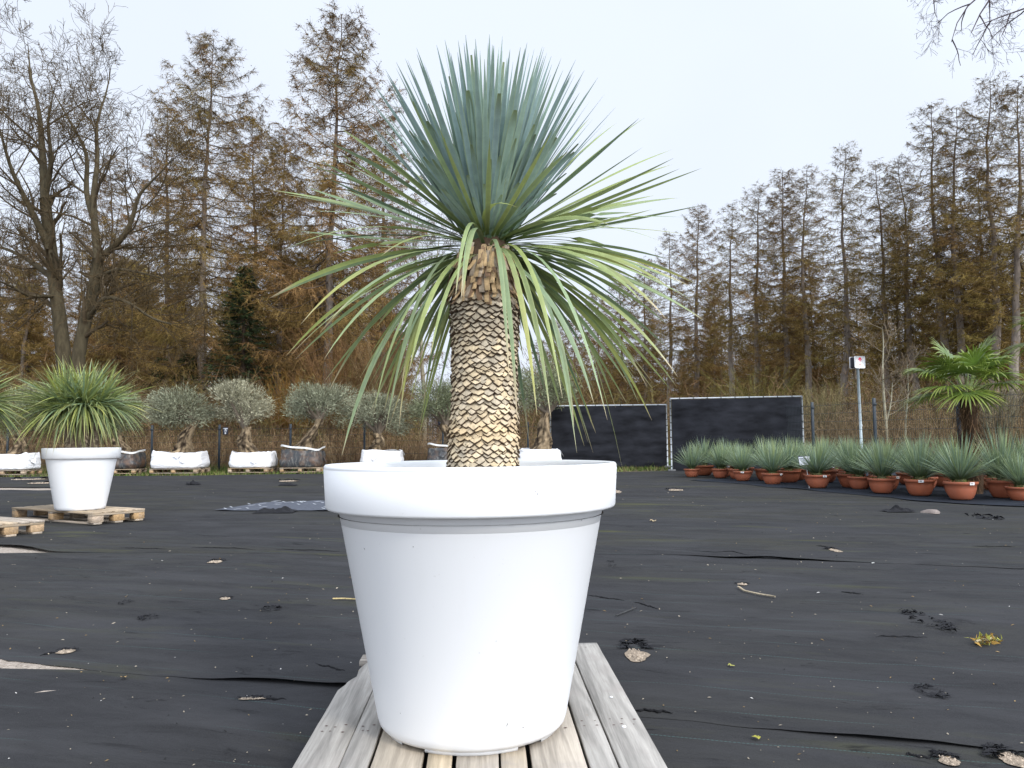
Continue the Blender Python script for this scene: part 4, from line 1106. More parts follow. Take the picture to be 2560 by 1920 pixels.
    p0 = bl[ci] + g * np.array((sx_ * 0.25, sx_ * 0.25, sz_ * 0.25)); dv = nrm(p0 - cc + np.array((0, 0, 0.25)))
    Pt = np.stack([p0, p0 + dv * rng.uniform(0.15, 0.42, N)[:, None]], 1)
    ribbons(mb, Pt, np.stack([np.full(N, 0.01), np.full(N, 0.004)], 1), nrm(np.cross(dv, rng.normal(0, 1, (N, 3))))[:, None] + 0 * Pt, np.array((0.17, 0.16, 0.10)) * rng.uniform(0.6, 1.2, N)[:, None])
    mb.obj('crown', M_olive, r)
    return r
olv = (0.22, 0.23, 0.150); olp = (0.32, 0.305, 0.205); old = (0.165, 0.185, 0.10)
def gxu(u, Y): return float(PD(u, 1000, Y)[0])
OD = 22.7
olive('olive tree in a white root bag behind the left-edge yuccas', gxu(25, OD), OD, 35, 48, 925, (45, 890, 62, 50), 81, 1.30, 0.50, False, old, 'pallet under the white bag at the left edge')
olive('olive tree in a dark dirty root bag, mostly hidden behind the smaller white planter', gxu(262, OD), OD, 262, 250, 925, (248, 890, 62, 46), 82, 1.15, 0.50, True, old, 'pallet under the dark bag just right of the smaller white planter')
olive('olive tree with a thick trunk leaning right, in the wide smooth white root bag', gxu(390, OD), OD, 388, 425, 908, (393, 884, 70, 46), 83, 1.42, 0.53, False, olv, 'pallet under the widest white bag with the forked olive tree')
olive('pale grey-green olive tree with a slim trunk, in a tilted crumpled white root bag', gxu(548, OD), OD, 535, 530, 922, (524, 872, 70, 50), 84, 1.18, 0.50, False, olp, 'pallet under the tilted white bag')
olive('olive tree with a knotted leaning trunk, in a stained black root bag with white rim', gxu(655, OD), OD, 655, 690, 905, (688, 876, 74, 44), 85, 1.14, 0.55, True, olv, 'pallet under the stained black bag left of the big white planter')
olive('olive tree with a broad gnarled base in a white bag, left of the yucca trunk', gxu(826, 23.4), 23.4, 812, 820, 935, (818, 892, 76, 44), 86, 1.18, 0.50, False, olv, 'pallet under the white bag just left of the big yucca trunk')
olive('olive tree half hidden by the big yucca trunk, in a sagging black root bag', gxu(962, 23.4), 23.4, 978, 965, 915, (950, 868, 62, 46), 87, 1.0, 0.56, True, old, 'pallet under the sagging black bag behind the big yucca trunk')
olive('dark dense olive tree with a stout trunk in a white bag, beside the low screen', gxu(1165, 23.2), 23.2, 1165, 1183, 890, (1165, 838, 74, 58), 88, 1.25, 0.50, False, old, 'pallet under the white bag beside the low black screen')

# ------------------------------------------------------------------ fences, screens, signs
def fence(label, pts, Hh, name='wire_fence', sp=0.05):
    r = thing(name, label, 'fence')
    rng = rs(7)
    for k in range(len(pts)):
        p = np.array(pts[k]); zg = float(gz(*p))
        mb = MB(); box(mb, (p[0], p[1], zg + Hh / 2 + 0.02), (0.06, 0.06, Hh + 0.04), (0.022, 0.032, 0.042), bev=0.006)
        box(mb, (p[0], p[1] - 0.035, zg + Hh - 0.1), (0.075, 0.02, 0.05), (0.02, 0.028, 0.036), bev=0.003)
        mb.obj('post', M_post, r)
    mb = MB()
    for k in range(len(pts) - 1):
        a, b_ = np.array(pts[k]), np.array(pts[k + 1]); n = int(np.linalg.norm(b_ - a) / sp)
        q = (np.arange(n) + 0.5) / n
        xy = a[None] * (1 - q[:, None]) + b_[None] * q[:, None]; zg = gz(xy[:, 0], xy[:, 1])
        Pt = np.stack([np.concatenate([xy, zg[:, None] + 0.05], 1), np.concatenate([xy, zg[:, None] + Hh], 1)], 1)
        tubes(mb, Pt, 0.0028, (0.02, 0.03, 0.035), 3)
        zs_ = np.arange(0.08, Hh + 0.01, 0.2)
        Pt = np.array([[(a[0], a[1], gz(*a) + z), (b_[0], b_[1], gz(*b_) + z)] for z in zs_])
        tubes(mb, Pt, 0.0045, (0.02, 0.03, 0.035), 3)
    mb.obj('wire_mesh', M_post, r)
    return r
FD = 24.7
fu = [-160, 15, 172, 327, 473, 627, 787, 957, 1141, 1300]
fence('dark green wire mesh fence with square posts behind the olive trees', [(gxu(u, FD), FD) for u in fu], 1.38)
fence('taller dark wire mesh fence behind the terracotta bowls at right', [(6.75, 22.6), (7.5, 20.0), (8.1, 17.9), (8.75, 15.7), (9.4, 13.5), (10.1, 11.2)], 1.74, sp=0.06)

def screen(label, p0, p1, Hh, seed):
    p0, p1 = np.array(p0, float), np.array(p1, float)
    zg = float(gz(*((p0 + p1) / 2)))
    d = p1 - p0; Lw = np.linalg.norm(d); ang = math.atan2(d[1], d[0])
    r = thing('shade_screen', label, 'screen', (p0[0], p0[1], zg), ang)
    mb = MB()
    for x in (0, Lw): tube(mb, [(x, 0, 0.0), (x, 0, Hh)], 0.021, (0.42, 0.45, 0.47), 10)
    for z in (Hh - 0.01, 0.14): tube(mb, [(0, 0, z), (Lw, 0, z)], 0.018, (0.42, 0.45, 0.47), 8)
    mb.obj('frame', M_metal, r)
    mb = MB()
    xs = np.arange(0.05, Lw, 0.10); Pt = np.stack([np.stack([xs, 0 * xs + 0.004, 0 * xs + 0.14], -1), np.stack([xs, 0 * xs + 0.004, 0 * xs + Hh], -1)], 1)
    tubes(mb, Pt, 0.002, (0.3, 0.32, 0.33), 3)
    zs_ = np.arange(0.2, Hh, 0.2); Pt = np.stack([np.stack([0 * zs_, 0 * zs_ + 0.006, zs_], -1), np.stack([0 * zs_ + Lw, 0 * zs_ + 0.006, zs_], -1)], 1)
    tubes(mb, Pt, 0.003, (0.3, 0.32, 0.33), 3)
    mb.obj('wire_grid', M_metal, r)
    nx, nz = 90, 50
    A, B = np.meshgrid(np.linspace(0.03, Lw - 0.03, nx), np.linspace(0, 1, nz))
    e = np.minimum(1, B * 30) * np.minimum(1, (1 - B) * 30)
    off = -0.045 - 0.03 * fbm(A * 0.8 + seed, B * 1.4, 4) - 0.022 * np.abs(fbm(A * 0.5 + B * 2.2 + seed, B * 5 - A, 3)) - 0.012 * np.sin(B * 5 * 6.283) * (0.4 + vnoise(A * 1.1, B * 0 + seed))
    zt_ = Hh - 0.03 - 0.03 * np.abs(vnoise(A * 1.7 + seed, A * 0)); zb_ = 0.03 + 0.03 * vnoise(A * 2 + seed, A * 0 + 2)
    Z = zb_ + (zt_ - zb_) * B
    V = np.stack([A, off, Z], -1); V2 = V + np.array((0, 0.004, 0))
    idx = np.arange(nx * nz).reshape(nz, nx)
    F = np.stack([idx[:-1, :-1], idx[:-1, 1:], idx[1:, 1:], idx[1:, :-1]], -1).reshape(-1, 4)
    mb.add(V, F, (0.017, 0.018, 0.022)); 
    mb.obj('shade_cloth', M_shade, r, True)
    mb = MB()
    for z in np.linspace(0.15, Hh - 0.08, 10):
        for x in (0, Lw): lathe(mb, [(0.024, z - 0.012), (0.027, z), (0.024, z + 0.012)], (0.03, 0.03, 0.03), 8, (x, 0, 0))
    for x in np.linspace(0.25, Lw - 0.25, 9): box(mb, (x, -0.005, Hh - 0.012), (0.02, 0.05, 0.05), (0.03, 0.03, 0.03), bev=0.004)
    mb.obj('cable_tie', M_post, r)
    for x in (0, Lw):
        mb = MB(); box(mb, (x, 0.02, 0.035), (0.2, 0.5, 0.07), (0.12, 0.12, 0.12), bev=0.01); mb.obj('foot', M_debris, r)
    return r
s1a = PD(1190, 1000, 24.2); s1b = PD(1442, 1000, 24.0)
screen('low black shade screen on a metal frame, the left one, behind the big yucca leaves', s1a[:2], s1b[:2], 1.90, 3)
s2a = PD(1451, 1000, 21.6); s2b = PD(1737, 1000, 21.0)
screen('black shade screen on a metal frame, the right one, standing behind the small yuccas', s2a[:2], s2b[:2], 1.98, 9)

# route sign on a pole
YS = 22.0
sp_ = PD(1859, 950, YS)
zg = float(gz(sp_[0], YS)); top = float(PD(1858, 790, YS)[2]) - zg
r = thing('route_sign', 'white box sign with a red arrow and bicycle on a tall grey pole', 'sign', (sp_[0], YS, zg))
mb = MB(); tube(mb, [(0.02, 0, 0), (0.0, 0, top)], 0.038, (0.36, 0.42, 0.44), 14); mb.obj('pole', M_metal, r, True)
sw = 26 * K_ * YS / FPX / 2; rot_s = Matrix.Rotation(math.radians(14), 3, 'Z')
cz = top + sw * 0.55
def rsq(h, rad, n=6):
    o = []
    for cx_, cy_, a0 in ((h - rad, h - rad, 0), (-h + rad, h - rad, 90), (-h + rad, -h + rad, 180), (h - rad, -h + rad, 270)):
        for k in range(n + 1):
            a = math.radians(a0 + 90 * k / n); o.append((cx_ + rad * math.cos(a), cy_ + rad * math.sin(a)))
    return o
def plc(off=(0, 0)):
    def f(V):
        W_ = V + np.array((off[0], 0, off[1])); W_ = W_ @ np.array(rot_s).T
        return W_ + np.array((0.0, 0, cz))
    return f
mb = MB(); prism(mb, rsq(sw * 0.9, 0.03), -0.08, 0.10, (0.02, 0.02, 0.03), plc()); mb.obj('sign_box', M_post, r)
mb = MB(); prism(mb, rsq(sw, 0.04), -0.105, -0.082, (0.80, 0.80, 0.80), plc()); prism(mb, rsq(sw, 0.04), 0.102, 0.125, (0.80, 0.80, 0.80), plc()); pl_ = mb.obj('sign_plate', M_debris, r)
mb = MB()
o_, i_ = rsq(sw * 0.90, 0.035), rsq(sw * 0.85, 0.03); n = len(o_)
V = np.array([(x, -0.107, z) for x, z in o_] + [(x, -0.107, z) for x, z in i_])
mb.add(plc()(V), [[k, (k + 1) % n, n + (k + 1) % n, n + k] for k in range(n)], (0.30, 0.33, 0.33)); mb.obj('border_line', M_debris, pl_)
mb = MB()
prism(mb, [(-0.014, 0.0), (0.014, 0.0), (0.014, 0.085), (-0.014, 0.085)], -0.108, -0.106, (0.50, 0.02, 0.05), plc((0, 0.015)))
prism(mb, [(0, 0.125), (-0.055, 0.06), (-0.055, 0.03), (0, 0.085), (0.055, 0.03), (0.055, 0.06)], -0.109, -0.1065, (0.50, 0.02, 0.05), plc((0, 0.015)))
mb.obj('arrow', M_debris, pl_)
mb = MB()
for cx_ in (-0.036, 0.036):
    a = np.linspace(0, 2 * PI, 19); ri, ro = 0.018, 0.025
    V = np.array([(cx_ + q_ * math.cos(x), -0.1075, -0.075 + q_ * math.sin(x)) for q_ in (ri, ro) for x in a])
    mb.add(plc()(V), [[k, k + 1, 20 + k, 19 + k] for k in range(18)], (0.55, 0.16, 0.16))
for (x0, z0_, x1, z1_) in ((-0.036, -0.075, -0.012, -0.045), (-0.012, -0.045, 0.024, -0.045), (0.024, -0.045, 0.036, -0.075), (-0.012, -0.045, 0.004, -0.075), (0.004, -0.075, 0.024, -0.045), (-0.036, -0.075, 0.004, -0.075), (0.024, -0.045, 0.022, -0.03), (-0.014, -0.045, -0.018, -0.035)):
    d = np.array((x1 - x0, z1_ - z0_)); nn = np.array((-d[1], d[0])) / np.linalg.norm(d) * 0.003
    V = np.array([(x0 + nn[0], -0.1078, z0_ + nn[1]), (x0 - nn[0], -0.1078, z0_ - nn[1]), (x1 - nn[0], -0.1078, z1_ - nn[1]), (x1 + nn[0], -0.1078, z1_ + nn[1])])
    mb.add(plc()(V), [[0, 1, 2, 3]], (0.55, 0.16, 0.16))
mb.obj('bicycle_symbol', M_debris, pl_)
mb = MB(); box(mb, (0.045, -0.02, top * 0.42), (0.012, 0.03, 0.06), (0.7, 0.7, 0.7), bev=0.003); mb.obj('pole_clip', M_debris, r)

def fence_sign(label, u, v, marks):
    p = PD(u, v, FD - 0.06)
    r = thing('warning_sign', label, 'sign', tuple(p))
    mb = MB(); box(mb, (0, 0, 0), (0.16, 0.006, 0.22), (0.035, 0.04, 0.06), bev=0.001); mb.obj('sign_plate', M_post, r)
    mb = MB()
    for (x, z, w_, h_) in marks: box(mb, (x, -0.005, z), (w_, 0.003, h_), (0.72, 0.74, 0.78), bev=0)
    mb.obj('white_mark', M_debris, r)
    return r
fence_sign('small dark sign with a white emblem on the fence, left of the tilted white bag', 487, 931, [(0, 0.07, 0.13, 0.025), (0, 0.045, 0.05, 0.03), (0, 0.0, 0.08, 0.03), (0, -0.07, 0.045, 0.05)])
fence_sign('small black sign with white print on the fence, left of the big yucca trunk', 952, 911, [(-0.005, 0.07, 0.12, 0.03), (0.0, 0.02, 0.09, 0.035), (0.01, -0.03, 0.06, 0.03)])

# ------------------------------------------------------------------ larches
def larch_mesh(seed, H, cs, spread, dense, cones, nbr=100, warm=0.5):
    rng = rs(seed)
    tm, cm = MB(), MB()
    n = 18; q = np.linspace(0, 1, n)
    wob = np.stack([np.cumsum(rng.normal(0, 0.035, n)), np.cumsum(rng.normal(0, 0.035, n))], -1); wob -= wob[-1] * q[:, None]
    path = np.stack([wob[:, 0] * 1.4, wob[:, 1] * 1.4, q * H], -1)
    r0 = 0.0112 * H
    rad = r0 * (1 - q) ** 1.15 + 0.010; rad[0] *= 1.35; rad[1] *= 1.05
    bc = np.array((0.235, 0.200, 0.165))[None] * (1 - q[:, None] * 0.7) + np.array((0.02, 0.005, 0))[None] * q[:, None]
    tubes(tm, path[None], rad[None], bc[None], 9)
    pos = lambda t_: np.stack([np.interp(t_, q, path[:, k]) for k in range(3)], -1)
    N = nbr
    t_ = cs + (1 - cs) * (np.arange(N) + rng.random(N)) / N * 0.985
    x = (t_ - cs) / (1 - cs)
    L = spread * np.clip(1 - x, 0, 1) ** 0.60 * rng.uniform(0.55, 1.15, N) * np.clip(0.55 + x * 2.2, 0, 1) + 0.30
    az = np.arange(N) * 2.39996 + rng.normal(0, 0.4, N)
    el = np.radians(-12 + 58 * x ** 1.8 + rng.normal(0, 8, N))
    h = np.stack([np.cos(az), np.sin(az), 0 * az], -1); up = np.array((0, 0, 1.0))
    s = np.linspace(0, 1, 7)
    p0 = pos(t_)
    B = p0[:, None] + h[:, None] * (L[:, None] * np.cos(el)[:, None] * s)[..., None] + up * (L[:, None] * (np.sin(el)[:, None] * s - 0.10 * np.sin(s * PI) + 0.16 * s ** 3))[..., None]
    B = B + np.cumsum(rng.normal(0, 0.022, B.shape), 1) * L[:, None, None] * 0.5
    rb = (0.006 + 0.0085 * L)[:, None] * (1.02 - s[None] * 0.88)
    bcol = np.array((0.075, 0.058, 0.045)) * rng.uniform(0.8, 1.3, N)[:, None]
    tubes(cm, B, rb, bcol, 3)
    # short dead sticks on the lower stem
    m_ = 40; tq = rng.uniform(0.06, cs + 0.25, m_); a2 = rng.uniform(0, 2 * PI, m_); l2 = rng.uniform(0.4, 2.0, m_)
    b0 = pos(tq); b1 = b0 + np.stack([np.cos(a2) * l2, np.sin(a2) * l2, rng.normal(-0.12, 0.2, m_) * l2], -1)
    tubes(cm, np.stack([b0, (b0 + b1) / 2 + rng.normal(0, 0.08, (m_, 3)), b1], 1), np.broadcast_to(np.array([0.014, 0.010, 0.004]), (m_, 3)), (0.09, 0.07, 0.05), 3)
    # secondaries
    n2 = np.maximum(5, (L * 13 * dense).astype(int)); bi = np.repeat(np.arange(N), n2); M2 = len(bi)
    sp2 = rng.uniform(0.12, 1.0, M2); f = sp2 * 6; i0 = np.minimum(f.astype(int), 5); fr_ = (f - i0)[:, None]
    o2 = B[bi, i0] * (1 - fr_) + B[bi, i0 + 1] * fr_
    d1 = nrm(B[bi, np.minimum(i0 + 1, 6)] - B[bi, i0])
    sd = nrm(np.cross(d1, up)) * rng.choice([-1, 1], M2)[:, None]
    dv = nrm(d1 * rng.uniform(0.3, 0.9, M2)[:, None] + sd * rng.uniform(0.4, 1.0, M2)[:, None] + up * rng.uniform(-0.75, 0.25, M2)[:, None])
    l2 = (0.22 + 0.28 * L[bi] * (1.1 - sp2)) * rng.uniform(0.5, 1.3, M2)
    e2 = o2 + dv * l2[:, None] - up * (0.22 * l2)[:, None]
    m2 = o2 + dv * (l2 * 0.5)[:, None]
    W2 = np.stack([np.full(M2, 0.015), np.full(M2, 0.011), np.full(M2, 0.004)], 1)
    S2 = nrm(np.cross(dv, rng.normal(0, 1, (M2, 3))))
    tone = rng.random(M2)[:, None]
    rust = np.array((0.210, 0.124, 0.052)); oliv = np.array((0.205, 0.155, 0.047)); dk = np.array((0.055, 0.042, 0.03))
    mixw = np.clip(warm + rng.normal(0, 0.25, N), 0, 1)[bi][:, None]
    c2 = (rust * mixw + oliv * (1 - mixw)) * (0.6 + 0.7 * tone)
    hi = np.clip((t_[bi] - 0.62) / 0.3, 0, 1)[:, None]
    c2 = c2 * (1 - 0.5 * hi) + dk * 0.5 * hi
    ribbons(cm, np.stack([o2, m2, e2], 1), W2, S2[:, None] + np.zeros((M2, 3, 3)), c2)
    # tertiary twigs with buds
    k3 = 11; ti = np.repeat(np.arange(M2), k3); M3 = len(ti); sq = rng.uniform(0.05, 1, M3)[:, None]
    o3 = o2[ti] * (1 - sq) + e2[ti] * sq
    d3 = nrm(dv[ti] * 0.7 + rng.normal(0, 0.65, (M3, 3)) + up * -0.45)
    l3 = rng.uniform(0.10, 0.32, M3)
    e3 = o3 + d3 * l3[:, None]; s3 = nrm(np.cross(d3, rng.normal(0, 1, (M3, 3)))) * rng.uniform(0.005, 0.011, M3)[:, None]
    V = np.stack([o3 - s3, o3 + s3, e3], 1)
    cm.add(V, np.arange(M3 * 3).reshape(M3, 3), np.repeat(c2[ti] * rng.uniform(0.7, 1.35, M3)[:, None], 3, 0))
    if cones:
        sel = rng.random(M3) < 0.10 * cones; Mc = sel.sum(); pc_ = e3[sel]
        a_ = rng.normal(0, 1, (Mc, 3)); a_ = nrm(a_) * 0.028; b2 = nrm(np.cross(a_, rng.normal(0, 1, (Mc, 3)))) * 0.022
        V = np.stack([pc_ - a_, pc_ - b2, pc_ + a_, pc_ + b2], 1)
        cm.add(V, np.arange(Mc * 4).reshape(Mc, 4), np.array((0.075, 0.05, 0.035)))
    return tm.mesh('trunk', M_bark, True), cm.mesh('crown', M_twig)
LV = [larch_mesh(201, 19, 0.20, 4.6, 1.25, 1.0, 135, 0.55), larch_mesh(202, 19, 0.24, 4.2, 1.35, 1.6, 140, 0.65),
      larch_mesh(203, 20, 0.30, 3.4, 0.85, 0.6, 110, 0.35), larch_mesh(204, 20, 0.38, 3.1, 0.8, 0.5, 100, 0.45),
      larch_mesh(205, 20, 0.16, 3.3, 1.4, 0.3, 130, 0.75), larch_mesh(206, 20, 0.42, 2.8, 0.75, 0.5, 90, 0.3),
      larch_mesh(207, 15, 0.10, 3.2, 1.3, 0.2, 120, 0.6), larch_mesh(208, 15, 0.16, 2.8, 1.1, 0.2, 105, 0.25)]
LH = [19, 19, 20, 20, 20, 20, 15, 15]
def put_larch(k, base, H, lean=(0, 0), rz=0.0, label=None, group=None, wide=1.0):
    o = thing('larch_tree', label, 'larch', base, 0, group)
    sc = H / LH[k]
    o.scale = (sc * wide, sc * wide, sc)
    o.rotation_euler = Euler((lean[1], lean[0], rz), 'ZYX') if False else (-lean[1], lean[0], rz)
    for nm, me in zip(('trunk', 'crown'), LV[k]):
        c = bpy.data.objects.new(nm, me); COL.objects.link(c); c.parent = o
    return o
def larch_at(bu, tu, tv, Y, k, label, group, seed, wide=1.0):
    rng = rs(seed)
    b_ = PD(bu, 1000, Y); tp_ = PD(tu, tv, Y)
    zg = float(gz(b_[0], Y)) - 0.05
    H = tp_[2] - zg
    lean = math.atan2(tp_[0] - b_[0], H)
    o = thing('larch_tree', label, 'larch', (b_[0], Y, zg), 0, group)
    sc = H / LH[k]
    o.matrix_world = Matrix.Translation((b_[0], Y, zg)) @ Matrix.Rotation(lean, 4, 'Y') @ Matrix.Rotation(rng.uniform(0, 6.28), 4, 'Z') @ Matrix.Diagonal((sc * wide, sc * wide, sc, 1))
    for nm, me in zip(('trunk', 'crown'), LV[k]):
        c = bpy.data.objects.new(nm, me); COL.objects.link(c); c.parent = o
    return o
LG, RG = 'larches of the wood at left', 'larches of the wood at right'
left = [(428, 462, 82, 36, 0, 'tall larch with a pale straight trunk, standing left of the tallest larch'),
        (705, 738, 30, 35, 1, 'tallest larch, dense brown with cones, just left of the big yucca crown'),
        (372, 360, 215, 42, 4, 'rust-brown larch between the bare oaks and the pale-trunked larch'),
        (545, 545, 250, 43, 0, 'brown larch midway between the pale-trunked larch and the tallest larch'),
        (600, 615, 285, 39, 4, 'low rust-brown larch at the left foot of the tallest larch'),
        (825, 832, 255, 40, 4, 'brown larch whose top shows behind the left leaves of the big yucca'),
        (250, 240, 330, 45, 4, 'brown larch standing behind the two bare oaks')]
for i, (bu, tu, tv, Y, k, lab) in enumerate(left): larch_at(bu, tu, tv, Y, k, lab, LG, 300 + i, 1.12)
def edgeY(u): return 37.7 / ((u * K_ - 1280) / 2000 + 0.3027)
right = [(2150, 2138, 172, 2, 'tall larch with a thick bare trunk above the fan palm'), (2205, 2200, 178, 3, 'tall larch cut by the right edge of the photo'),
         (2082, 2066, 232, 3, 'slightly leaning larch, second left of the one above the fan palm'), (2052, 2012, 226, 5, 'larch leaning left, third left of the one above the fan palm'),
         (1992, 1940, 345, 2, 'short-topped larch left of the leaning pair'), (1928, 1890, 350, 5, 'slender larch right of the one behind the route sign'),
         (1822, 1826, 318, 2, 'larch with a tall clear trunk and pointed top just left of the route sign'), (1742, 1742, 366, 3, 'slim larch above the right end of the black screens'),
         (1705, 1690, 368, 4, 'dense brown larch above the right black screen'), (1640, 1640, 400, 3, 'thin larch above the middle of the right black screen'),
         (1578, 1582, 440, 5, 'isolated thin larch above the left half of the right black screen'), (1508, 1508, 446, 4, 'rust-coloured larch above the gap between the two black screens'),
         (1448, 1445, 500, 5, 'slim larch above the left black screen, behind the yucca leaf tips'), (1398, 1392, 560, 4, 'small brown larch far off, above the left half of the left black screen'), (1340, 1338, 596, 6, 'far small larch above the left end of the left black screen'), (1290, 1288, 632, 7, 'far small larch just left of the black screens'), (1246, 1245, 668, 6, 'far larch above the stout dark olive tree, taller than its left neighbour'), (1207, 1206, 694, 6, 'far low larch above the stout dark olive tree'), (1165, 1166, 735, 7, 'farthest low larch close to the right side of the yucca trunk')]
for i, (bu, tu, tv, k, lab) in enumerate(right):
    larch_at(bu, tu, tv, edgeY(tu), k, lab, RG, 330 + i, 1.3)
rng = rs(77)
def ok_gap(x, y): return True
nl = 0
for i in range(400):
    u = rng.uniform(-60, 880); Y = rng.uniform(45, 78)
    if u > 845: continue
    b_ = PD(u, 1000, Y)
    H = rng.uniform(9, 15.0) * (Y / 52) ** 0.25 
    o = put_larch(int(rng.choice([0, 4, 6, 6, 7])), (b_[0], Y, float(gz(b_[0], Y)) - 0.05), H, (rng.normal(0, 0.015), 0), rng.uniform(0, 6.28), 'bare brown larch deep in the left-hand wood, behind its front trees', 'larches deep in the left wood', 1.1)
    nl += 1
    if nl >= 66: break
nr = 0
for i in range(600):
    u = rng.uniform(1180, 2300); Y = edgeY(u) * rng.uniform(1.05, 1.0 + 0.75 * min(1, (u - 900) / 900))
    Y = min(Y, 160)
    b_ = PD(u, 1000, Y)
    H = rng.uniform(9, 17) * (0.95 if u < 1500 else 1)
    put_larch(int(rng.choice([2, 3, 4, 5, 6, 7, 7])), (b_[0], Y, float(gz(b_[0], Y)) - 0.05), H, (rng.normal(0, 0.02), 0), rng.uniform(0, 6.28), 'bare brown larch deep in the right-hand wood, behind its front row', 'larches deep in the right wood', 1.0)
    nr += 1
    if nr >= 100: break

# ------------------------------------------------------------------ spruces
def spruce(label, u, topv, Y, seed, spread):
    rng = rs(seed); b_ = PD(u, 1000, Y); zg = float(gz(b_[0], Y)); H = float(PD(u, topv, Y)[2]) - zg
    r = thing('spruce_tree', label, 'spruce', (b_[0], Y, zg))
    mb = MB(); tube(mb, [(0, 0, 0), (0, 0, H * 0.5), (0, 0, H * 0.98)], [0.14, 0.09, 0.02], (0.07, 0.05, 0.035), 8); mb.obj('trunk', M_bark, r, True)
    mb = MB(); N = 230
    x = (np.arange(N) + rng.random(N)) / N; z = H * (0.04 + 0.95 * x); az = np.arange(N) * 2.4 + rng.normal(0, .4, N)
    L = spread * (1 - x) ** 0.8 * rng.uniform(0.65, 1.1, N) + 0.15
    h = np.stack([np.cos(az), np.sin(az), 0 * az], -1); up = np.array((0, 0, 1.0))
    s = np.linspace(0, 1, 5)
    B = h[:, None] * (L[:, None] * s)[..., None] + up * (z[:, None] + L[:, None] * (-0.30 * s + 0.22 * s ** 2))[..., None]
    tubes(mb, B, np.broadcast_to(np.linspace(0.02, 0.006, 5), (N, 5)), (0.05, 0.04, 0.03), 3)
    n2 = 42; bi = np.repeat(np.arange(N), n2); M2 = len(bi); sq = rng.uniform(0.1, 1, M2); f = sq * 4; i0 = np.minimum(f.astype(int), 3); fr_ = (f - i0)[:, None]
    o2 = B[bi, i0] * (1 - fr_) + B[bi, i0 + 1] * fr_
    d1 = nrm(B[bi, i0 + 1] - B[bi, i0]); sd = nrm(np.cross(d1, up)) * rng.choice([-1, 1], M2)[:, None]
    dv = nrm(d1 * 0.6 + sd * rng.uniform(0.2, 1, M2)[:, None] + up * rng.uniform(-0.8, 0.1, M2)[:, None])
    l2 = rng.uniform(0.12, 0.34, M2) * (0.6 + 0.5 * (1 - sq))
    s2 = nrm(np.cross(dv, rng.normal(0, 1, (M2, 3))))
    c = np.array((0.026, 0.038, 0.013)) * rng.uniform(0.5, 1.7, M2)[:, None]
    Pt = np.stack([o2, o2 + dv * (l2 * .5)[:, None], o2 + dv * l2[:, None]], 1)
    ribbons(mb, Pt, np.stack([np.full(M2, .03), np.full(M2, .045), np.full(M2, .006)], 1), s2[:, None] + 0 * Pt, c)
    mb.obj('crown', M_needle, r)
spruce('dark green spruce in front of the brown larches, above the tilted white bag', 522, 570, 35.0, 91, 2.9)
spruce('small dark green spruce behind the forked olive tree', 400, 760, 36, 92, 1.7)
spruce('low dark spruce deep under the oaks at left', 345, 770, 40, 93, 2.0)

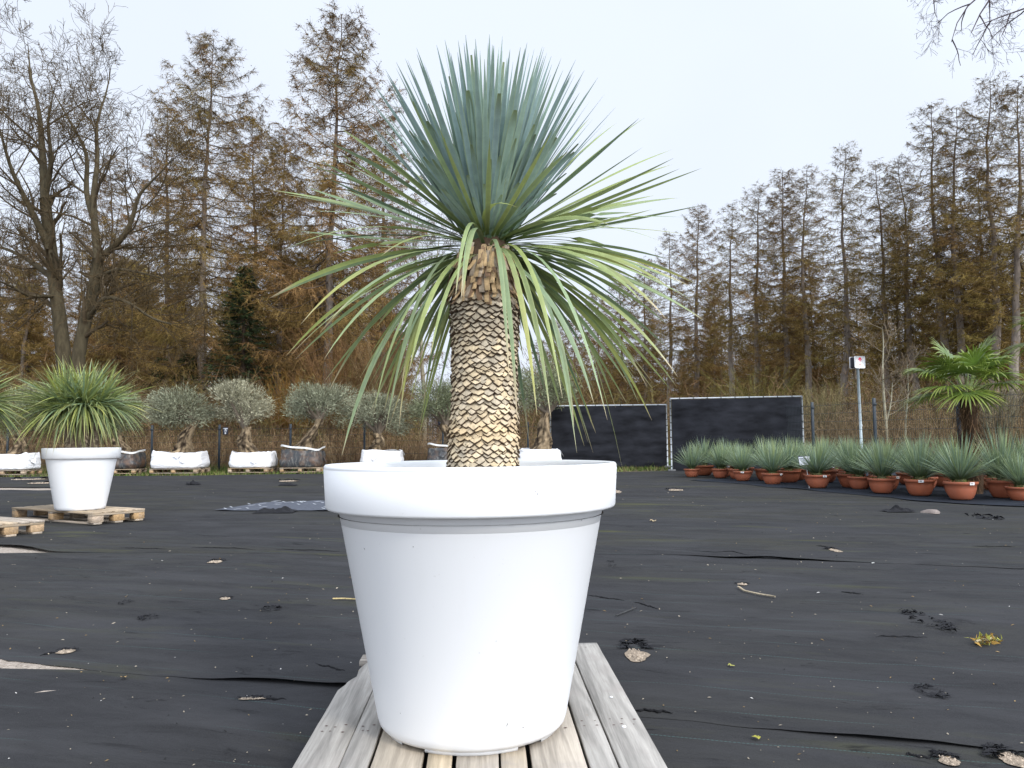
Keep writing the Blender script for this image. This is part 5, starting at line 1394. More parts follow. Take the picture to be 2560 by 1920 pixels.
# ------------------------------------------------------------------ bare broadleaf trees
class Grower:
    def __init__(s, seed, rmin=0.0045): s.rng = rs(seed); s.by = {}; s.rmin = rmin
    def put(s, lvl, pts, rad, col): s.by.setdefault((lvl, len(pts)), []).append((pts, rad, col))
    def grow(s, p, d, L, r, lvl, maxl, up=0.25, bend=0.16, kids=(3, 5), col0=(0.060, 0.047, 0.032), col1=(0.085, 0.062, 0.034), ratio=(0.45, 0.72)):
        rng = s.rng; n = 6; pts = [np.array(p, float)]; dd = np.array(d, float)
        for k in range(n - 1):
            dd = nrm(dd + rng.normal(0, bend, 3) + np.array((0, 0, up * 0.12)))
            pts.append(pts[-1] + dd * L / (n - 1))
        pts = np.array(pts); q = np.linspace(0, 1, n)
        f = lvl / maxl
        c = (np.array(col0) * (1 - f) + np.array(col1) * f) * rng.uniform(0.8, 1.25)
        s.put(lvl, pts, r * (1 - 0.6 * q), c)
        if lvl >= maxl: return
        for k in range(int(rng.integers(kids[0], kids[1] + 1))):
            t_ = rng.uniform(0.25, 1.0); i = min(int(t_ * 5), 4); pp = pts[i] + (pts[i + 1] - pts[i]) * (t_ * 5 - i)
            tg = nrm(pts[i + 1] - pts[i]); sd = nrm(np.cross(tg, rng.normal(0, 1, 3)))
            a = rng.uniform(0.45, 1.05)
            s.grow(pp, nrm(tg * math.cos(a) + sd * math.sin(a)), L * rng.uniform(*ratio), r * (1 - 0.6 * t_) * rng.uniform(0.45, 0.65), lvl + 1, maxl, up, bend * 1.12, kids, col0, col1, ratio)
    def limb(s, pts, r0, r1, col, n_sub, Lsub, maxl, up=0.3, start=0.25, **kw):
        rng = s.rng; pts = np.array(pts, float)
        sl_ = np.concatenate(([0], np.cumsum(np.linalg.norm(np.diff(pts, axis=0), axis=1)))); q = np.linspace(0, 1, 14)
        P2 = np.stack([np.interp(q * sl_[-1], sl_, pts[:, k]) for k in range(3)], -1)
        P2[1:-1] = (P2[:-2] + 2 * P2[1:-1] + P2[2:]) / 4
        s.put(0, P2, r0 + (r1 - r0) * q, np.array(col))
        for k in range(n_sub):
            t_ = start + (1 - start) * (k + rng.random()) / n_sub; i = min(int(t_ * 13), 12); pp = P2[i] + (P2[i + 1] - P2[i]) * (t_ * 13 - i)
            tg = nrm(P2[i + 1] - P2[i]); sd = nrm(np.cross(tg, rng.normal(0, 1, 3))); a = rng.uniform(0.5, 1.1)
            s.grow(pp, nrm(tg * math.cos(a) + sd * math.sin(a)), Lsub * rng.uniform(0.6, 1.2) * (1.15 - 0.5 * t_), max(0.012, (r0 + (r1 - r0) * t_) * 0.42), 1, maxl, up, **kw)
    def build(s, root, org):
        tm, cm = MB(), MB()
        for (lvl, n), L in s.by.items():
            Pt = np.array([x[0] for x in L]) - org; R = np.maximum(np.array([x[1] for x in L]), s.rmin); Cc = np.array([x[2] for x in L])
            tubes(tm if lvl == 0 else cm, Pt, R, Cc, 9 if lvl == 0 else (5 if lvl == 1 else 3))
        tm.obj('trunk', M_bark, root, True); cm.obj('crown', M_twig, root)
def oak(label, Y, limbs, seed, nsub, Lsub, maxl, base, name='bare_oak_tree', cat='oak', **kw):
    g = Grower(seed, kw.pop('rmin', 0.0065))
    for (pp, r0, r1, st) in limbs:
        pts = [PD(u, v, Y + dy) for (u, v, dy) in pp]
        g.limb(pts, r0, r1, kw.get('bark', (0.070, 0.057, 0.034)), nsub, Lsub, maxl, start=st, **{k: v for k, v in kw.items() if k != 'bark'})
    o = PD(base[0], base[1], Y); o[2] = float(gz(o[0], Y))
    r = thing(name, label, cat, tuple(o))
    g.build(r, o)
    return r
oak('bare oak with a thick mossy trunk leaning left, behind the left-edge yuccas', 29,
    [([(150, 1005, 0), (138, 760, 0), (122, 640, 0), (110, 540, 0), (97, 430, 0)], 0.30, 0.19, 0.55),
     ([(97, 430, 0), (92, 330, 0.4), (84, 230, 0.8), (66, 170, 1), (60, 90, 1.2)], 0.16, 0.010, 0.15), ([(97, 430, 0), (112, 350, -0.5), (102, 260, -1), (118, 190, -1.4)], 0.12, 0.010, 0.1),
     ([(110, 540, 0), (60, 440, -0.8), (25, 370, -1.4), (5, 300, -2), (-15, 230, -2)], 0.14, 0.010, 0.15), ([(112, 600, 0), (60, 560, 1), (10, 535, 1.6), (-50, 530, 2)], 0.11, 0.03, 0.1),
     ([(120, 640, 0), (60, 640, -1.5), (10, 610, -2.4), (-40, 600, -3)], 0.08, 0.02, 0.1)], 401, 12, 2.6, 4, (150, 1005))
oak('bare oak forking low with a bent right-hand limb, left of the pale-trunked larch', 28,
    [([(165, 1005, 0), (168, 770, 0), (185, 690, 0), (207, 610, 0), (212, 560, 0)], 0.26, 0.19, 0.6),
     ([(212, 560, 0), (205, 500, 0.2), (200, 420, 0.3), (213, 350, 0.5), (205, 270, 0.8), (235, 190, 1.0), (240, 140, 1)], 0.15, 0.010, 0.15),
     ([(212, 560, 0), (262, 520, -0.5), (285, 480, -0.8), (298, 420, -1.0), (335, 385, -1.4), (372, 345, -1.8)], 0.13, 0.010, 0.15),
     ([(205, 480, 0.2), (185, 420, 0.8), (190, 330, 1.2), (150, 260, 1.6), (110, 190, 2.0)], 0.12, 0.010, 0.15),
     ([(208, 600, 0), (255, 580, -1.0), (310, 590, -1.5), (345, 600, -1.8)], 0.08, 0.02, 0.1),
     ([(190, 690, 0), (225, 640, -1), (275, 650, -1.6), (330, 690, -2.1), (370, 700, -2.4)], 0.085, 0.025, 0.15)], 402, 12, 2.5, 4, (165, 1005))
# slender pale trees seen in the gap left of the yucca trunk and beside the sign
oak('slender pale grey tree in the sky gap just left of the big yucca trunk', 38, [([(915, 1005, 0), (918, 860, 0), (908, 760, 0), (912, 660, 0), (898, 560, 0), (880, 430, 0)], 0.13, 0.02, 0.3), ([(912, 680, 0), (940, 600, 0), (950, 500, 0.5)], 0.06, 0.015, 0.1)], 403, 12, 2.0, 4, (915, 1005), 'bare_tree', 'tree', bark=(0.22, 0.20, 0.14), up=0.6, col0=(0.14, 0.12, 0.09), col1=(0.12, 0.09, 0.06))
oak('thin pale bare sapling right of the route sign', 23.5, [([(1918, 960, 0), (1911, 880, 0), (1906, 800, 0), (1909, 740, 0), (1906, 705, 0)], 0.045, 0.01, 0.3), ([(1913, 920, 0), (1925, 870, 0), (1928, 820, 0)], 0.03, 0.008, 0.2)], 404, 7, 1.0, 3, (1918, 1000), 'bare_sapling', 'sapling', bark=(0.30, 0.28, 0.20), up=0.7, col0=(0.24, 0.21, 0.15), col1=(0.16, 0.12, 0.08))
oak('grey-green thin bare sapling left of the fan palm', 24.5, [([(1955, 975, 0), (1957, 900, 0), (1962, 850, 0), (1960, 780, 0)], 0.035, 0.008, 0.3)], 405, 7, 0.9, 3, (1955, 1000), 'bare_sapling', 'sapling', bark=(0.24, 0.24, 0.18), up=0.7, col0=(0.2, 0.19, 0.14), col1=(0.14, 0.11, 0.08))
# tree at right whose hanging twigs reach into the top right corner
YT = 13.0
oak('bare overhanging branches of a tree off the right edge, in the top right corner', YT,
    [([(2560, 1010, 0), (2545, 700, 0), (2520, 300, 0), (2480, -80, 0)], 0.22, 0.13, 0.9),
     ([(2480, -114, 0), (2400, -204, 0), (2290, -154, -0.2), (2190, -64, -0.4), (2120, 16, -0.4), (2098, 71, -0.4)], 0.055, 0.007, 0.35),
     ([(2500, 26, 0), (2400, -94, 0.2), (2300, -94, 0.3), (2200, -54, 0.2), (2110, -14, 0.2), (2060, 51, 0.2), (2055, 91, 0.2)], 0.045, 0.005, 0.45),
     ([(2500, 26, 0), (2380, -14, -0.3), (2280, -4, -0.5), (2190, 26, -0.6), (2110, 56, -0.6)], 0.04, 0.005, 0.4),
     ([(2290, -154, -0.2), (2180, -124, 0.4), (2090, -64, 0.5), (2010, -24, 0.5)], 0.03, 0.004, 0.4)], 406, 7, 0.8, 4, (2560, 1010), 'overhanging_tree', 'tree', bark=(0.07, 0.055, 0.06), rmin=0.0025, up=-0.2, bend=0.13, kids=(2, 4), col0=(0.06, 0.045, 0.05), col1=(0.10, 0.08, 0.08))

# ------------------------------------------------------------------ shrubs and undergrowth
def shrub(label, u, Y, Hh, W_, seed, col, n=150, name='bare_shrub'):
    rng = rs(seed); b_ = PD(u, 1000, Y); zg = float(gz(b_[0], Y))
    r = thing(name, label, 'shrub', (b_[0], Y, zg))
    mb = MB(); az = rng.uniform(0, 2 * PI, n); sp_ = rng.random(n) ** 0.7 * W_; h_ = Hh * rng.uniform(0.55, 1.05, n)
    s = np.linspace(0, 1, 6)
    d = np.stack([np.cos(az), np.sin(az)], -1)
    Pt = np.concatenate([(d[:, None] * (0.12 + sp_[:, None] * s ** 1.6)[..., None]), (h_[:, None] * (s - 0.06 * s ** 3))[..., None]], -1)
    Pt = Pt + np.cumsum(rng.normal(0, 0.03, Pt.shape), 1)
    c = np.array(col) * rng.uniform(0.6, 1.35, n)[:, None]
    tubes(mb, Pt, np.broadcast_to(np.linspace(0.014, 0.004, 6), (n, 6)), c, 3)
    mb.obj('stem', M_twig, r)['kind'] = 'stuff'
    mb = MB()
    k = 34; bi = np.repeat(np.arange(n), k); M2 = len(bi); f = rng.uniform(1.0, 4.99, M2); i0 = f.astype(int); fr_ = (f - i0)[:, None]
    o2 = Pt[bi, i0] * (1 - fr_) + Pt[bi, i0 + 1] * fr_
    dv = nrm(nrm(Pt[bi, i0 + 1] - Pt[bi, i0]) + rng.normal(0, 0.55, (M2, 3))); l2 = rng.uniform(0.1, 0.45, M2)
    e2 = o2 + dv * l2[:, None]; s2 = nrm(np.cross(dv, rng.normal(0, 1, (M2, 3)))) * 0.0055
    mb.add(np.stack([o2 - s2, o2 + s2, e2], 1), np.arange(M2 * 3).reshape(M2, 3), np.repeat(c[bi] * rng.uniform(0.7, 1.3, M2)[:, None], 3, 0))
    mb.obj('twigs', M_twig, r)
shrub('orange-brown twiggy shrub behind the fence, between the tilted white bag and the black bag', 632, 29, 3.6, 1.7, 501, (0.19, 0.105, 0.03), 170)
shrub('large rusty brown shrub behind the fence under the tallest larch', 735, 31, 5.5, 2.4, 502, (0.15, 0.085, 0.04), 220)
shrub('tall brown many-stemmed shrub left of the sky gap', 830, 30, 5.0, 1.7, 503, (0.15, 0.10, 0.05), 200)
shrub('low grey-brown shrub in the sky gap behind the yucca trunk', 985, 42, 4.6, 2.4, 504, (0.14, 0.10, 0.09), 180)
shrub('olive-brown shrub behind the smaller white planter', 235, 29, 3.8, 2.2, 505, (0.12, 0.085, 0.04), 190)
shrub('brown shrub behind the fence at the left edge', 40, 29, 3.6, 2.2, 506, (0.12, 0.07, 0.035), 190)
shrub('brown shrub behind the low black screen', 1215, 34, 5.2, 2.2, 507, (0.14, 0.09, 0.045), 190)
shrub('olive-yellow thicket shrub behind the right black screen', 1640, 40, 4.6, 3.0, 508, (0.12, 0.105, 0.035), 220)
shrub('tall thin-stemmed pale shrub just right of the black screens', 1775, 26, 2.6, 0.9, 509, (0.19, 0.16, 0.08), 120)
shrub('pale thin-stemmed shrub right of the shaggy palm trunk', 2150, 24, 2.8, 0.9, 510, (0.19, 0.17, 0.11), 120)
shrub('brown twiggy shrub between the route sign and the black screens', 1820, 30, 2.8, 1.5, 511, (0.14, 0.10, 0.06), 150)
shrub('brown shrub behind the forked olive tree', 470, 30, 2.6, 1.6, 512, (0.12, 0.08, 0.045), 150)

def stems(mb, x, y, h, rng, c, spread=0.35, w=0.012, twigs=10, tw=0.5):
    n = len(x); z0_ = gz(x, y); s = np.linspace(0, 1, 4)
    dx = rng.normal(0, spread, (n, 2))
    Pt = np.stack([x[:, None] + dx[:, :1] * (h[:, None] * s ** 1.5), y[:, None] + dx[:, 1:] * (h[:, None] * s ** 1.5), z0_[:, None] + h[:, None] * s], -1)
    Sd = nrm(rng.normal(0, 1, (n, 3)) * np.array((1, 1, 0.1)))[:, None] + 0 * Pt
    ribbons(mb, Pt, np.broadcast_to(np.array([1, .8, .6, .25]) * w, (n, 4)), Sd, c)
    bi = np.repeat(np.arange(n), twigs); M2 = len(bi); f = rng.uniform(0.4, 2.99, M2); i0 = f.astype(int); fr_ = (f - i0)[:, None]
    o2 = Pt[bi, i0] * (1 - fr_) + Pt[bi, i0 + 1] * fr_
    dv = nrm(rng.normal(0, 0.7, (M2, 3)) + np.array((0, 0, 0.35))); l2 = rng.uniform(0.25, 1, M2) * tw * np.minimum(1, h[bi] / 2)
    e2 = o2 + dv * l2[:, None]; s2 = nrm(np.cross(dv, rng.normal(0, 1, (M2, 3)))) * w * 0.42
    mb.add(np.stack([o2 - s2, o2 + s2, e2], 1), np.arange(M2 * 3).reshape(M2, 3), np.repeat(c[bi] * rng.uniform(0.7, 1.3, M2)[:, None], 3, 0))
rng = rs(600)
# thicket behind the left fence
mb = MB(); n = 5200
Y = rng.uniform(26.5, 46, n); u = rng.uniform(-80, 900, n); x = (u * K_ - 1280) / FPX * Y
h = rng.uniform(0.9, 3.4, n) * (0.7 + 0.5 * rng.random(n))
c = np.where(rng.random(n)[:, None] < 0.55, np.array((0.145, 0.09, 0.050)), np.array((0.135, 0.108, 0.042))) * rng.uniform(0.5, 1.35, n)[:, None]
stems(mb, x, Y, h, rng, c, 0.22, 0.022, 16, 0.75)
tag(mb.obj('undergrowth', M_twig), 'tangled brown undergrowth behind the fence at left', 'undergrowth', kind='stuff')
mb = MB(); n = 5200
u = rng.uniform(1010, 2300, n); lo = np.maximum(25.5, np.where(u < 1750, 30, 25.0)); Y = lo + (edgeY(u) * 1.05 - lo) * rng.random(n) ** 1.3; x = (u * K_ - 1280) / FPX * Y
h = rng.uniform(0.8, 3.0, n) * (0.7 + 0.6 * rng.random(n)) * (Y / 35) ** 0.5
c = np.where(rng.random(n)[:, None] < 0.5, np.array((0.145, 0.092, 0.052)), np.array((0.14, 0.115, 0.044))) * rng.uniform(0.5, 1.35, n)[:, None]
stems(mb, x, Y, h, rng, c, 0.22, 0.024, 16, 0.8)
tag(mb.obj('undergrowth', M_twig), 'tangled brown undergrowth at the foot of the right-hand wood', 'undergrowth', kind='stuff')
# brambles and dead stalks just behind the fence
mb = MB(); n = 9000
Y = rng.uniform(25.0, 28.5, n); u = rng.uniform(-80, 1190, n); x = (u * K_ - 1280) / FPX * Y
stems(mb, x, Y, rng.uniform(0.35, 1.35, n), rng, np.where(rng.random(n)[:, None] < 0.6, np.array((0.24, 0.15, 0.085)), np.array((0.30, 0.22, 0.12))) * rng.uniform(0.45, 1.2, n)[:, None], 0.45, 0.012, 4, 0.5)
n = 4500
Y = rng.uniform(22.5, 27, n); x = np.interp(Y, [22.5, 27], [8.6, 9.0]) + rng.uniform(-1.2, 9, n)
stems(mb, x, Y, rng.uniform(0.4, 1.9, n), rng, np.array((0.21, 0.15, 0.085)) * rng.uniform(0.45, 1.25, n)[:, None], 0.25, 0.012, 5, 0.5)
tag(mb.obj('dead_stalks', M_twig), 'dry brown stalks and brambles along the back of the fences', 'dead stalks', kind='stuff')
# grass strips at the fence foot
mb = MB(); n = 30000
Y = rng.uniform(21.7, 27.5, n); x = rng.uniform(-18, 9, n); keep = (fbm(x * 0.5, Y * 0.9, 3) > -0.12); x, Y = x[keep], Y[keep]; n = len(x)
z0_ = gz(x, Y) - 0.03; hh_ = rng.uniform(0.05, 0.20, n) * np.where(Y > 24, 1.5, 0.75)
p0 = np.stack([x, Y, z0_], -1); dv = np.stack([rng.normal(0, .4, n), rng.normal(0, .4, n), np.ones(n)], -1) * hh_[:, None]
sv = nrm(rng.normal(0, 1, (n, 3)) * np.array((1, .5, 0))) * 0.012
c = np.array((0.085, 0.125, 0.025)) * rng.uniform(0.5, 1.4, n)[:, None]; dry = rng.random(n) < 0.3; c[dry] = np.array((0.20, 0.17, 0.07)) * rng.uniform(0.6, 1.2, dry.sum())[:, None]
mb.add(np.stack([p0 - sv, p0 + sv, p0 + dv], 1), np.arange(n * 3).reshape(n, 3), np.repeat(c, 3, 0))
tag(mb.obj('grass', M_grass), 'green grass strip along the foot of the fence and screens', 'grass', kind='stuff')
# far wood closing the horizon
mb = MB(); n = 5200
Y = rng.uniform(95, 175, n); u = rng.uniform(-300, 2500, n); x = (u * K_ - 1280) / FPX * Y
hmax = np.interp(u, [-300, 800, 880, 960, 1050, 1150, 1300, 2500], [15, 14, 9, 6.5, 7.5, 9.5, 12, 15])
c = np.where(rng.random(n)[:, None] < 0.6, np.array((0.115, 0.075, 0.05)), np.array((0.10, 0.085, 0.045))) * rng.uniform(0.6, 1.3, n)[:, None]
stems(mb, x, Y, hmax * rng.uniform(0.45, 1.0, n), rng, c, 0.04, 0.07, 34, 2.4)
tag(mb.obj('far_wood', M_twig), 'far brown wood closing the horizon behind the clearing', 'wood', kind='stuff')

# ------------------------------------------------------------------ litter, tears and scraps on the cloth
def zc(x, y): return gz(x, y) + wrinkle(x, y)
def layer_z(x, y):
    a = x * ca + y * sa; b_ = -x * sa + y * ca
    L = np.where(b_ > seamC(a), 3, np.where(b_ > seamB(a), 2, np.where(b_ > seamA(a), 1, 0)))
    return zc(x, y) + 0.007 * L
rng = rs(700)
mb = MB(); n = 650
u = rng.uniform(-50, 2600, n); v = 1215 + (1915 - 1215) * rng.random(n) ** 1.3
pts = np.array([G(a, b_) for a, b_ in zip(u, v)]); sz = rng.uniform(0.0015, 0.0048, n) * (0.7 + 0.12 * pts[:, 1])
z = layer_z(pts[:, 0], pts[:, 1])
a = rng.uniform(0, 2 * PI, n); e1 = np.stack([np.cos(a), np.sin(a), rng.normal(0, .2, n)], -1) * sz[:, None] * rng.uniform(0.8, 2.2, n)[:, None]; e2 = np.stack([-np.sin(a), np.cos(a), rng.normal(0, .2, n)], -1) * sz[:, None] * 0.7
c0 = np.stack([pts[:, 0], pts[:, 1], z + 0.003], -1); up = np.array((0, 0, 1)) * sz[:, None]
V = np.stack([c0 - e1, c0 - e2, c0 + e1, c0 + e2, c0 + up * 0.8], 1)
F = (np.arange(n)[:, None, None] * 5 + np.array([[0, 1, 4], [1, 2, 4], [2, 3, 4], [3, 0, 4]])[None]).reshape(-1, 3)
tone = rng.random(n)[:, None]
c = np.where(tone < 0.55, np.array((0.30, 0.26, 0.20)), np.where(tone < 0.63, np.array((0.50, 0.48, 0.45)), np.where(tone < 0.9, np.array((0.22, 0.15, 0.07)), np.array((0.02, 0.02, 0.02))))) * rng.uniform(0.5, 1.1, n)[:, None]
mb.add(V, F, np.repeat(c, 5, 0))
tag(mb.obj('litter', M_debris), 'small chips, pebbles and bits of leaf scattered over the black cloth', 'litter', kind='stuff')

def tear(label, u, v, w, h, seed, gravel=True, fray=60, fr_off=(0, 0.3)):
    """a torn hole: pale gravel showing, with black frayed tape around it; w, h in photo pixels"""
    rng = rs(seed); g = G(u, v); Y = g[1]
    W_ = w * Y / FPX / 2; D_ = h * Y / FPX * Y / HC / 2
    r = thing('cloth_tear', label, 'tear', (g[0], Y, float(layer_z(g[0], Y))))
    if gravel:
        mb = MB(); n = 26; th = np.arange(n) / n * 2 * PI; q = 1 + 0.7 * fbm(np.cos(th) * 1.5 + seed, np.sin(th) * 1.5, 3)
        V = [(0, 0, 0.007)]
        ring = np.stack([np.cos(th) * q * W_, np.sin(th) * q * D_, np.full(n, 0.004)], -1)
        V = np.concatenate([np.array([[0, 0, 0.005]]), ring])
        mb.add(V, [[0, k + 1, (k + 1) % n + 1] for k in range(n)], (0.24, 0.19, 0.14))
        m_ = int(40 + 160 * min(1, W_ * D_ / 0.01)); a = rng.uniform(0, 2 * PI, m_); rr = np.sqrt(rng.random(m_)) * 0.95
        for k in range(m_):
            s_ = min(rng.uniform(0.003, 0.008) * (0.5 + Y * 0.1), 0.14 * min(W_, D_) + 0.0015)
            p = np.array((math.cos(a[k]) * rr[k] * W_, math.sin(a[k]) * rr[k] * D_, 0.0045))
            V = p + np.array([(-1, 0, 0), (0, -1, 0), (1, 0, 0), (0, 1, 0), (0, 0, 0.9)]) * s_ * rng.uniform(0.6, 1.3, 3)
            mb.add(V, [[0, 1, 4], [1, 2, 4], [2, 3, 4], [3, 0, 4]], np.array((0.36, 0.29, 0.22)) * rng.uniform(0.4, 1.25))
        mb.obj('gravel', M_debris, r)
    mb = MB()
    a = rng.uniform(0, PI, fray) if gravel else rng.uniform(0, 2 * PI, fray); q = rng.uniform(0.85, 1.5, fray)
    p0 = np.stack([np.cos(a) * q * W_ + fr_off[0] * W_, np.sin(a) * q * D_ + fr_off[1] * D_, np.full(fray, 0.006)], -1)
    sc = 0.5 * (W_ + min(D_, W_ * 2))
    d = np.stack([rng.normal(0, 1, fray), rng.normal(0, 0.6, fray), rng.uniform(0.0, 0.5, fray)], -1) * sc * 0.5
    Pt = np.stack([p0 - d * np.array((1, 1, 0)) * 0.5, p0 + np.array((0, 0, 1)) * rng.uniform(0.15, 0.45, fray)[:, None] * sc * 0.4, p0 + d * 0.6], 1)
    ribbons(mb, Pt, np.broadcast_to(np.array([0.5, 1, 0.3]) * sc * 0.22, (fray, 3)), nrm(np.stack([rng.normal(0, .4, fray), np.ones(fray), rng.normal(0, .5, fray)], -1))[:, None] + 0 * Pt, np.array((0.012, 0.012, 0.014)))
    mb.obj('frayed_tape', M_torn, r)
tear('largest gravel-showing tear with black fraying, to the right of the big pallet', 1592, 1645, 46, 34, 801, True, 90, (0.3, 0.9))
tear('gravel-showing tear at the bottom edge, right of centre', 2372, 1908, 44, 26, 802, True, 60)
tear('gravel-showing tear in the bottom right corner', 2535, 1908, 60, 40, 803, True, 70)
tear('black frayed patch without gravel in the right foreground cloth', 2330, 1562, 44, 40, 804, False, 70)
tear('small gravel-showing tear right of the big planter, mid-distance', 2088, 1380, 20, 8, 805, True, 30)
tear('thin pale tear just above the left seam in the cloth', 165, 1638, 36, 9, 806, True, 24)
tear('slit with pale gravel in the left foreground cloth', 632, 1750, 60, 5, 807, True, 30)
tear('small pale tear in the left cloth, midway to the smaller planter', 538, 1410, 30, 6, 808, True, 26)
tear('tiny pale tear with black edge at left, mid-cloth', 562, 1502, 24, 5, 809, True, 24)
tear('pale bare patch at the right edge of the big planter', 1540, 1232, 22, 8, 810, True, 10)
tear('long pale slot in the cloth in front of the yucca rows', 1690, 1230, 34, 4, 811, True, 12)
tear('small tear above the long stick on the right cloth', 1856, 1465, 22, 5, 812, True, 26)
tear('black frayed spot on the left cloth, level with the planter rim shadow', 310, 1513, 16, 8, 818, False, 26)
tear('black frayed smudge in the left cloth, near its middle', 366, 1552, 30, 10, 819, False, 40)
tear('black frayed smudge on the cloth left of the big planter', 674, 1531, 34, 10, 820, False, 40)
tear('black frayed smudge by the lower seam at right', 2335, 1740, 40, 24, 836, False, 50)
tear('black frayed spots beside the big planter at right', 1530, 1415, 14, 12, 813, False, 30)
tear('pale gravel slot behind the smaller white planter', 720, 1207, 40, 3, 814, True, 14)
def fold(pts, rad=0.006):
    P3 = np.array([(g[0], g[1], float(layer_z(g[0], g[1]))) for g in (G(*q) for q in pts)])
    q = np.linspace(0, 1, 24); k = np.linspace(0, 1, len(P3)); P3 = np.stack([np.interp(q, k, P3[:, i]) for i in range(3)], -1)
    P3[:, 1] += 0.02 * fbm(q * 9 + P3[0, 0], q * 0, 3); P3[:, 2] = layer_z(P3[:, 0], P3[:, 1]) + 0.001
    mb = MB(); tube(mb, P3, rad * np.clip(np.sin(q * PI) * 1.5, 0.1, 1) * (0.7 + 0.6 * rs(int(abs(P3[0, 0] * 1e4))).random(24)), (0.008, 0.008, 0.009), 5)
    tag(mb.obj('cloth_fold', M_torn, smooth=True), kind='structure')
for pts in ([(1714, 1379), (1785, 1384), (1830, 1381), (1886, 1396), (2000, 1404)], [(1467, 1491), (1512, 1499), (1562, 1505)], [(1583, 1508), (1648, 1527)], [(1583, 1782), (1684, 1792)], [(2188, 1593), (2319, 1597)], [(2040, 1367), (2087, 1375)],
            [(595, 1747), (716, 1750)], [(787, 1666), (868, 1688)], [(101, 1646), (141, 1638)], [(300, 1372), (420, 1377)], [(480, 1374), (640, 1379)], [(690, 1378), (850, 1381)], [(2430, 1369), (2540, 1373)], [(2260, 1888), (2330, 1900)], [(2100, 1482), (2160, 1490)]):
    fold(pts)
tear('thin pale gravel slot at the far left, behind the left-edge pallet', 70, 1201, 80, 3, 816, True, 12)
tear('pale gravel slot between the two left pallets and the olive trees', 100, 1211, 60, 3, 817, True, 12)
tear('black frayed patch near the right edge, below the bowls', 2470, 1298, 40, 10, 815, False, 40)

def heap(label, u, v, w, hgt, seed):
    rng = rs(seed); g = G(u, v); Y = g[1]; W_ = w * Y / FPX
    nx, ny = 40, 24
    A, B = np.meshgrid(np.linspace(-0.5, 0.5, nx), np.linspace(-0.5, 0.5, ny))
    env = np.clip(1 - (2 * A) ** 2, 0, 1) * np.clip(1 - (2 * B) ** 2, 0, 1)
    Z = hgt * (env ** 0.7 * (0.25 + 2.4 * np.abs(fbm(A * 2.4 + seed, B * 2, 4)))) + 0.012
    X = A * W_ + 0.03 * fbm(B * 5, A * 3 + seed, 2); Yy = B * W_ * 0.7 - 0.4 * Z
    idx = np.arange(nx * ny).reshape(ny, nx)
    F = np.stack([idx[:-1, :-1], idx[:-1, 1:], idx[1:, 1:], idx[1:, :-1]], -1).reshape(-1, 4)
    mb = MB(); mb.add(np.stack([X, Yy, Z], -1), F, (0.012, 0.012, 0.014))
    o = mb.obj('torn_cloth_heap', M_torn)
    o.location = (g[0], Y, float(layer_z(g[0], Y)))
    return tag(o, label, 'cloth scrap')
heap('black crumpled cloth heap on the ground left of the big planter', 690, 1283, 96, 0.06, 821)
heap('crumpled black cloth scrap on the ground below the terracotta bowls at right', 2245, 1283, 70, 0.045, 822)
heap('flat black cloth scrap on the ground behind the smaller planter', 484, 1214, 34, 0.06, 823)
heap('small black cloth scrap in front of the stained black bag', 720, 1217, 44, 0.05, 824)
mb = MB(); g = G(2330, 1286)
lathe(mb, [(0.001, 0.045), (0.06, 0.04), (0.095, 0.02), (0.105, 0.0)], (0.21, 0.175, 0.155), 14, (g[0], g[1], float(layer_z(g[0], g[1]))), lambda th, z: 1 + 0.3 * np.sin(th * 3) * (z < 0.04))
tag(mb.obj('stone', M_debris, smooth=True), 'flat pinkish stone at the right end of the crumpled black scrap', 'stone')
# chevron-printed grey sheet left of the big planter
c4 = [G(535, 1279), G(1000, 1281), G(1000, 1256), G(660, 1258)]
nx, ny = 50, 12
A, B = np.meshgrid(np.linspace(0, 1, nx), np.linspace(0, 1, ny))
Q = (1 - A)[..., None] * (1 - B)[..., None] * c4[0] + A[..., None] * (1 - B)[..., None] * c4[1] + A[..., None] * B[..., None] * c4[2] + (1 - A)[..., None] * B[..., None] * c4[3]
Q[..., 2] = layer_z(Q[..., 0], Q[..., 1]) + 0.012 + 0.04 * np.clip(fbm(Q[..., 0] * 2.2, Q[..., 1] * 1.4, 3), 0, 1)
idx = np.arange(nx * ny).reshape(ny, nx)
F = np.stack([idx[:-1, :-1], idx[:-1, 1:], idx[1:, 1:], idx[1:, :-1]], -1).reshape(-1, 4)
r = thing('printed_sheet', 'grey-blue plastic sheet with white dashes lying left of the big planter', 'sheet', tuple(c4[0]))
mb = MB(); mb.add(Q - c4[0], F, (0.075, 0.082, 0.10)); mb.obj('sheet', M_torn, r, True)
mb = MB(); rng = rs(9)
for k in range(60):
    i, j = rng.integers(1, ny - 1), rng.integers(1, nx - 1); p = Q[i, j] - c4[0] + np.array((0, 0, 0.006)); sg_ = 1 if k % 2 else -1
    d = np.array((0.07 * sg_, 0.11, 0.004)); w_ = np.array((0.012, 0, 0))
    mb.add([p - w_, p + w_, p + d + w_, p + d - w_], [[0, 1, 2, 3]], (0.45, 0.47, 0.5))
mb.obj('white_dash', M_debris, r)['kind'] = 'stuff'
def stick(label, pts, rad, col, name='stick'):
    P3 = []
    for (u, v) in pts:
        g = G(u, v); P3.append((g[0], g[1], float(layer_z(g[0], g[1])) + rad * 1.5 + 0.004))
    P3 = np.array(P3); o = P3[0].copy()
    mb = MB(); tube(mb, P3 - o, rad, col, 6)
    ob = mb.obj(name, M_debris); ob.location = o
    return tag(ob, label, 'stick')
stick('long pale dry stalk lying on the right-hand cloth', [(1846, 1473), (1862, 1483), (1900, 1492), (1938, 1498)], 0.006, (0.40, 0.33, 0.23))
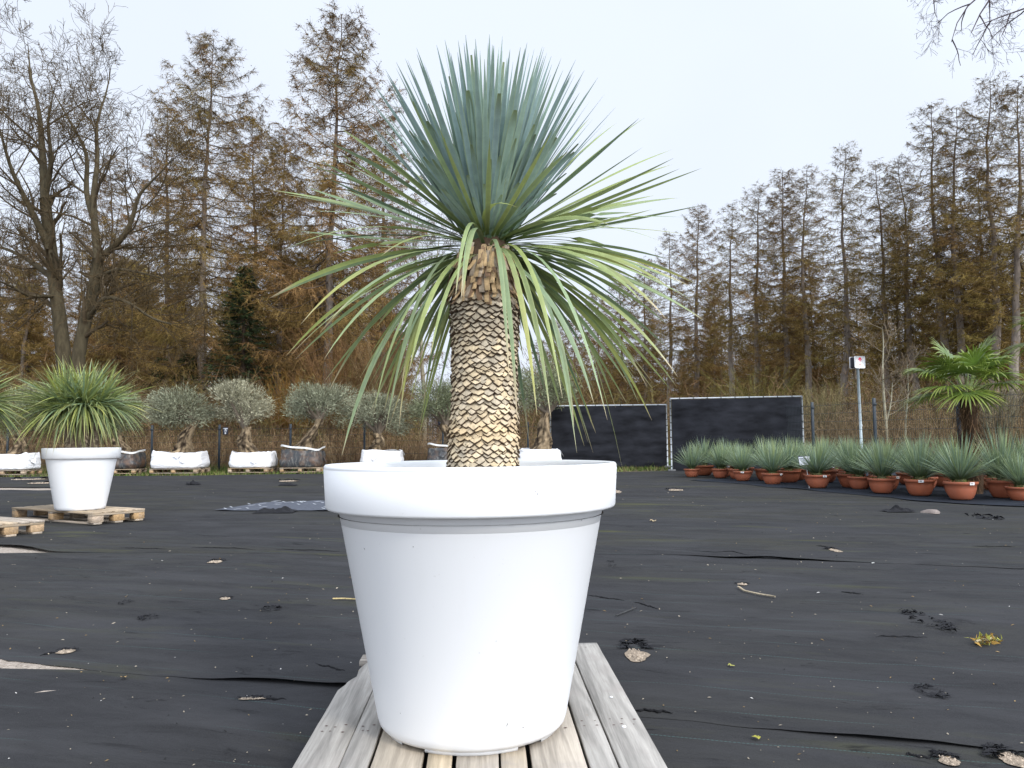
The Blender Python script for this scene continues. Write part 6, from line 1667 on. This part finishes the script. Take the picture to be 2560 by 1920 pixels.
stick('yellowish dry stalk poking out left of the big planter', [(832, 1507), (860, 1507), (900, 1509)], 0.005, (0.42, 0.33, 0.16))
stick('thin dry leaf blade lying on the left cloth', [(1540, 1548), (1590, 1528)], 0.004, (0.05, 0.05, 0.05), 'dry_leaf')
r = thing('moss_twig', 'mossy yellow-green twig on the cloth near the right edge', 'twig', tuple(G(2460, 1612)))
g0 = G(2460, 1612); mb = MB(); q = [np.array((0, 0, 0.03))]
for (u, v) in ((2440, 1617), (2455, 1613), (2470, 1612), (2484, 1606)):
    g = G(u, v); q.append(np.array((g[0] - g0[0], g[1] - g0[1], 0.025)))
tube(mb, q[1:], 0.006, (0.36, 0.30, 0.18), 6); mb.obj('stem', M_debris, r)
mb = MB(); rng = rs(10); n = 90; p0 = np.array(q[2:])[rng.integers(0, 3, n)] + rng.normal(0, 0.018, (n, 3)) * np.array((1.4, 1, .5)); d = rng.normal(0, 0.014, (n, 3))
mb.add(np.stack([p0, p0 + d, p0 + rng.normal(0, 0.012, (n, 3))], 1), np.arange(n * 3).reshape(n, 3), np.repeat(np.where(rng.random(n)[:, None] < 0.5, np.array((0.33, 0.20, 0.05)), np.array((0.25, 0.25, 0.05))), 3, 0)); mb.obj('moss', M_debris, r)
def leaf(label, u, v, w, col, seed):
    rng = rs(seed); g = G(u, v); o = np.array((g[0], g[1], float(layer_z(g[0], g[1])) + 0.006)); s_ = w * g[1] / FPX
    mb = MB(); th = np.linspace(0, 2 * PI, 11)[:-1]; q = 0.5 * s_ * (1 + 0.45 * rng.normal(0, 0.6, 10))
    V = np.concatenate([[[0, 0, 0.003]], np.stack([np.cos(th) * q, np.sin(th) * q * 0.9, rng.uniform(0, 0.35, 10) * s_], -1)])
    mb.add(V, [[0, k + 1, (k + 1) % 10 + 1] for k in range(10)], col)
    ob = mb.obj('fallen_leaf', M_debris); ob.location = o
    return tag(ob, label, 'leaf')
leaf('curled tan leaf on the cloth below the left seam', 311, 1699, 18, (0.34, 0.22, 0.10), 831)
leaf('yellow-green leaf scrap in the right foreground, nearest the bottom edge', 1892, 1854, 18, (0.30, 0.28, 0.05), 832)
leaf('olive leaf scrap right of the largest tear', 1827, 1674, 15, (0.27, 0.26, 0.07), 833)
leaf('tan leaf on the cloth right of the planter rim', 1634, 1307, 14, (0.36, 0.28, 0.17), 834)
leaf('white chip beside the right-hand seam', 2182, 1413, 8, (0.7, 0.7, 0.66), 835)
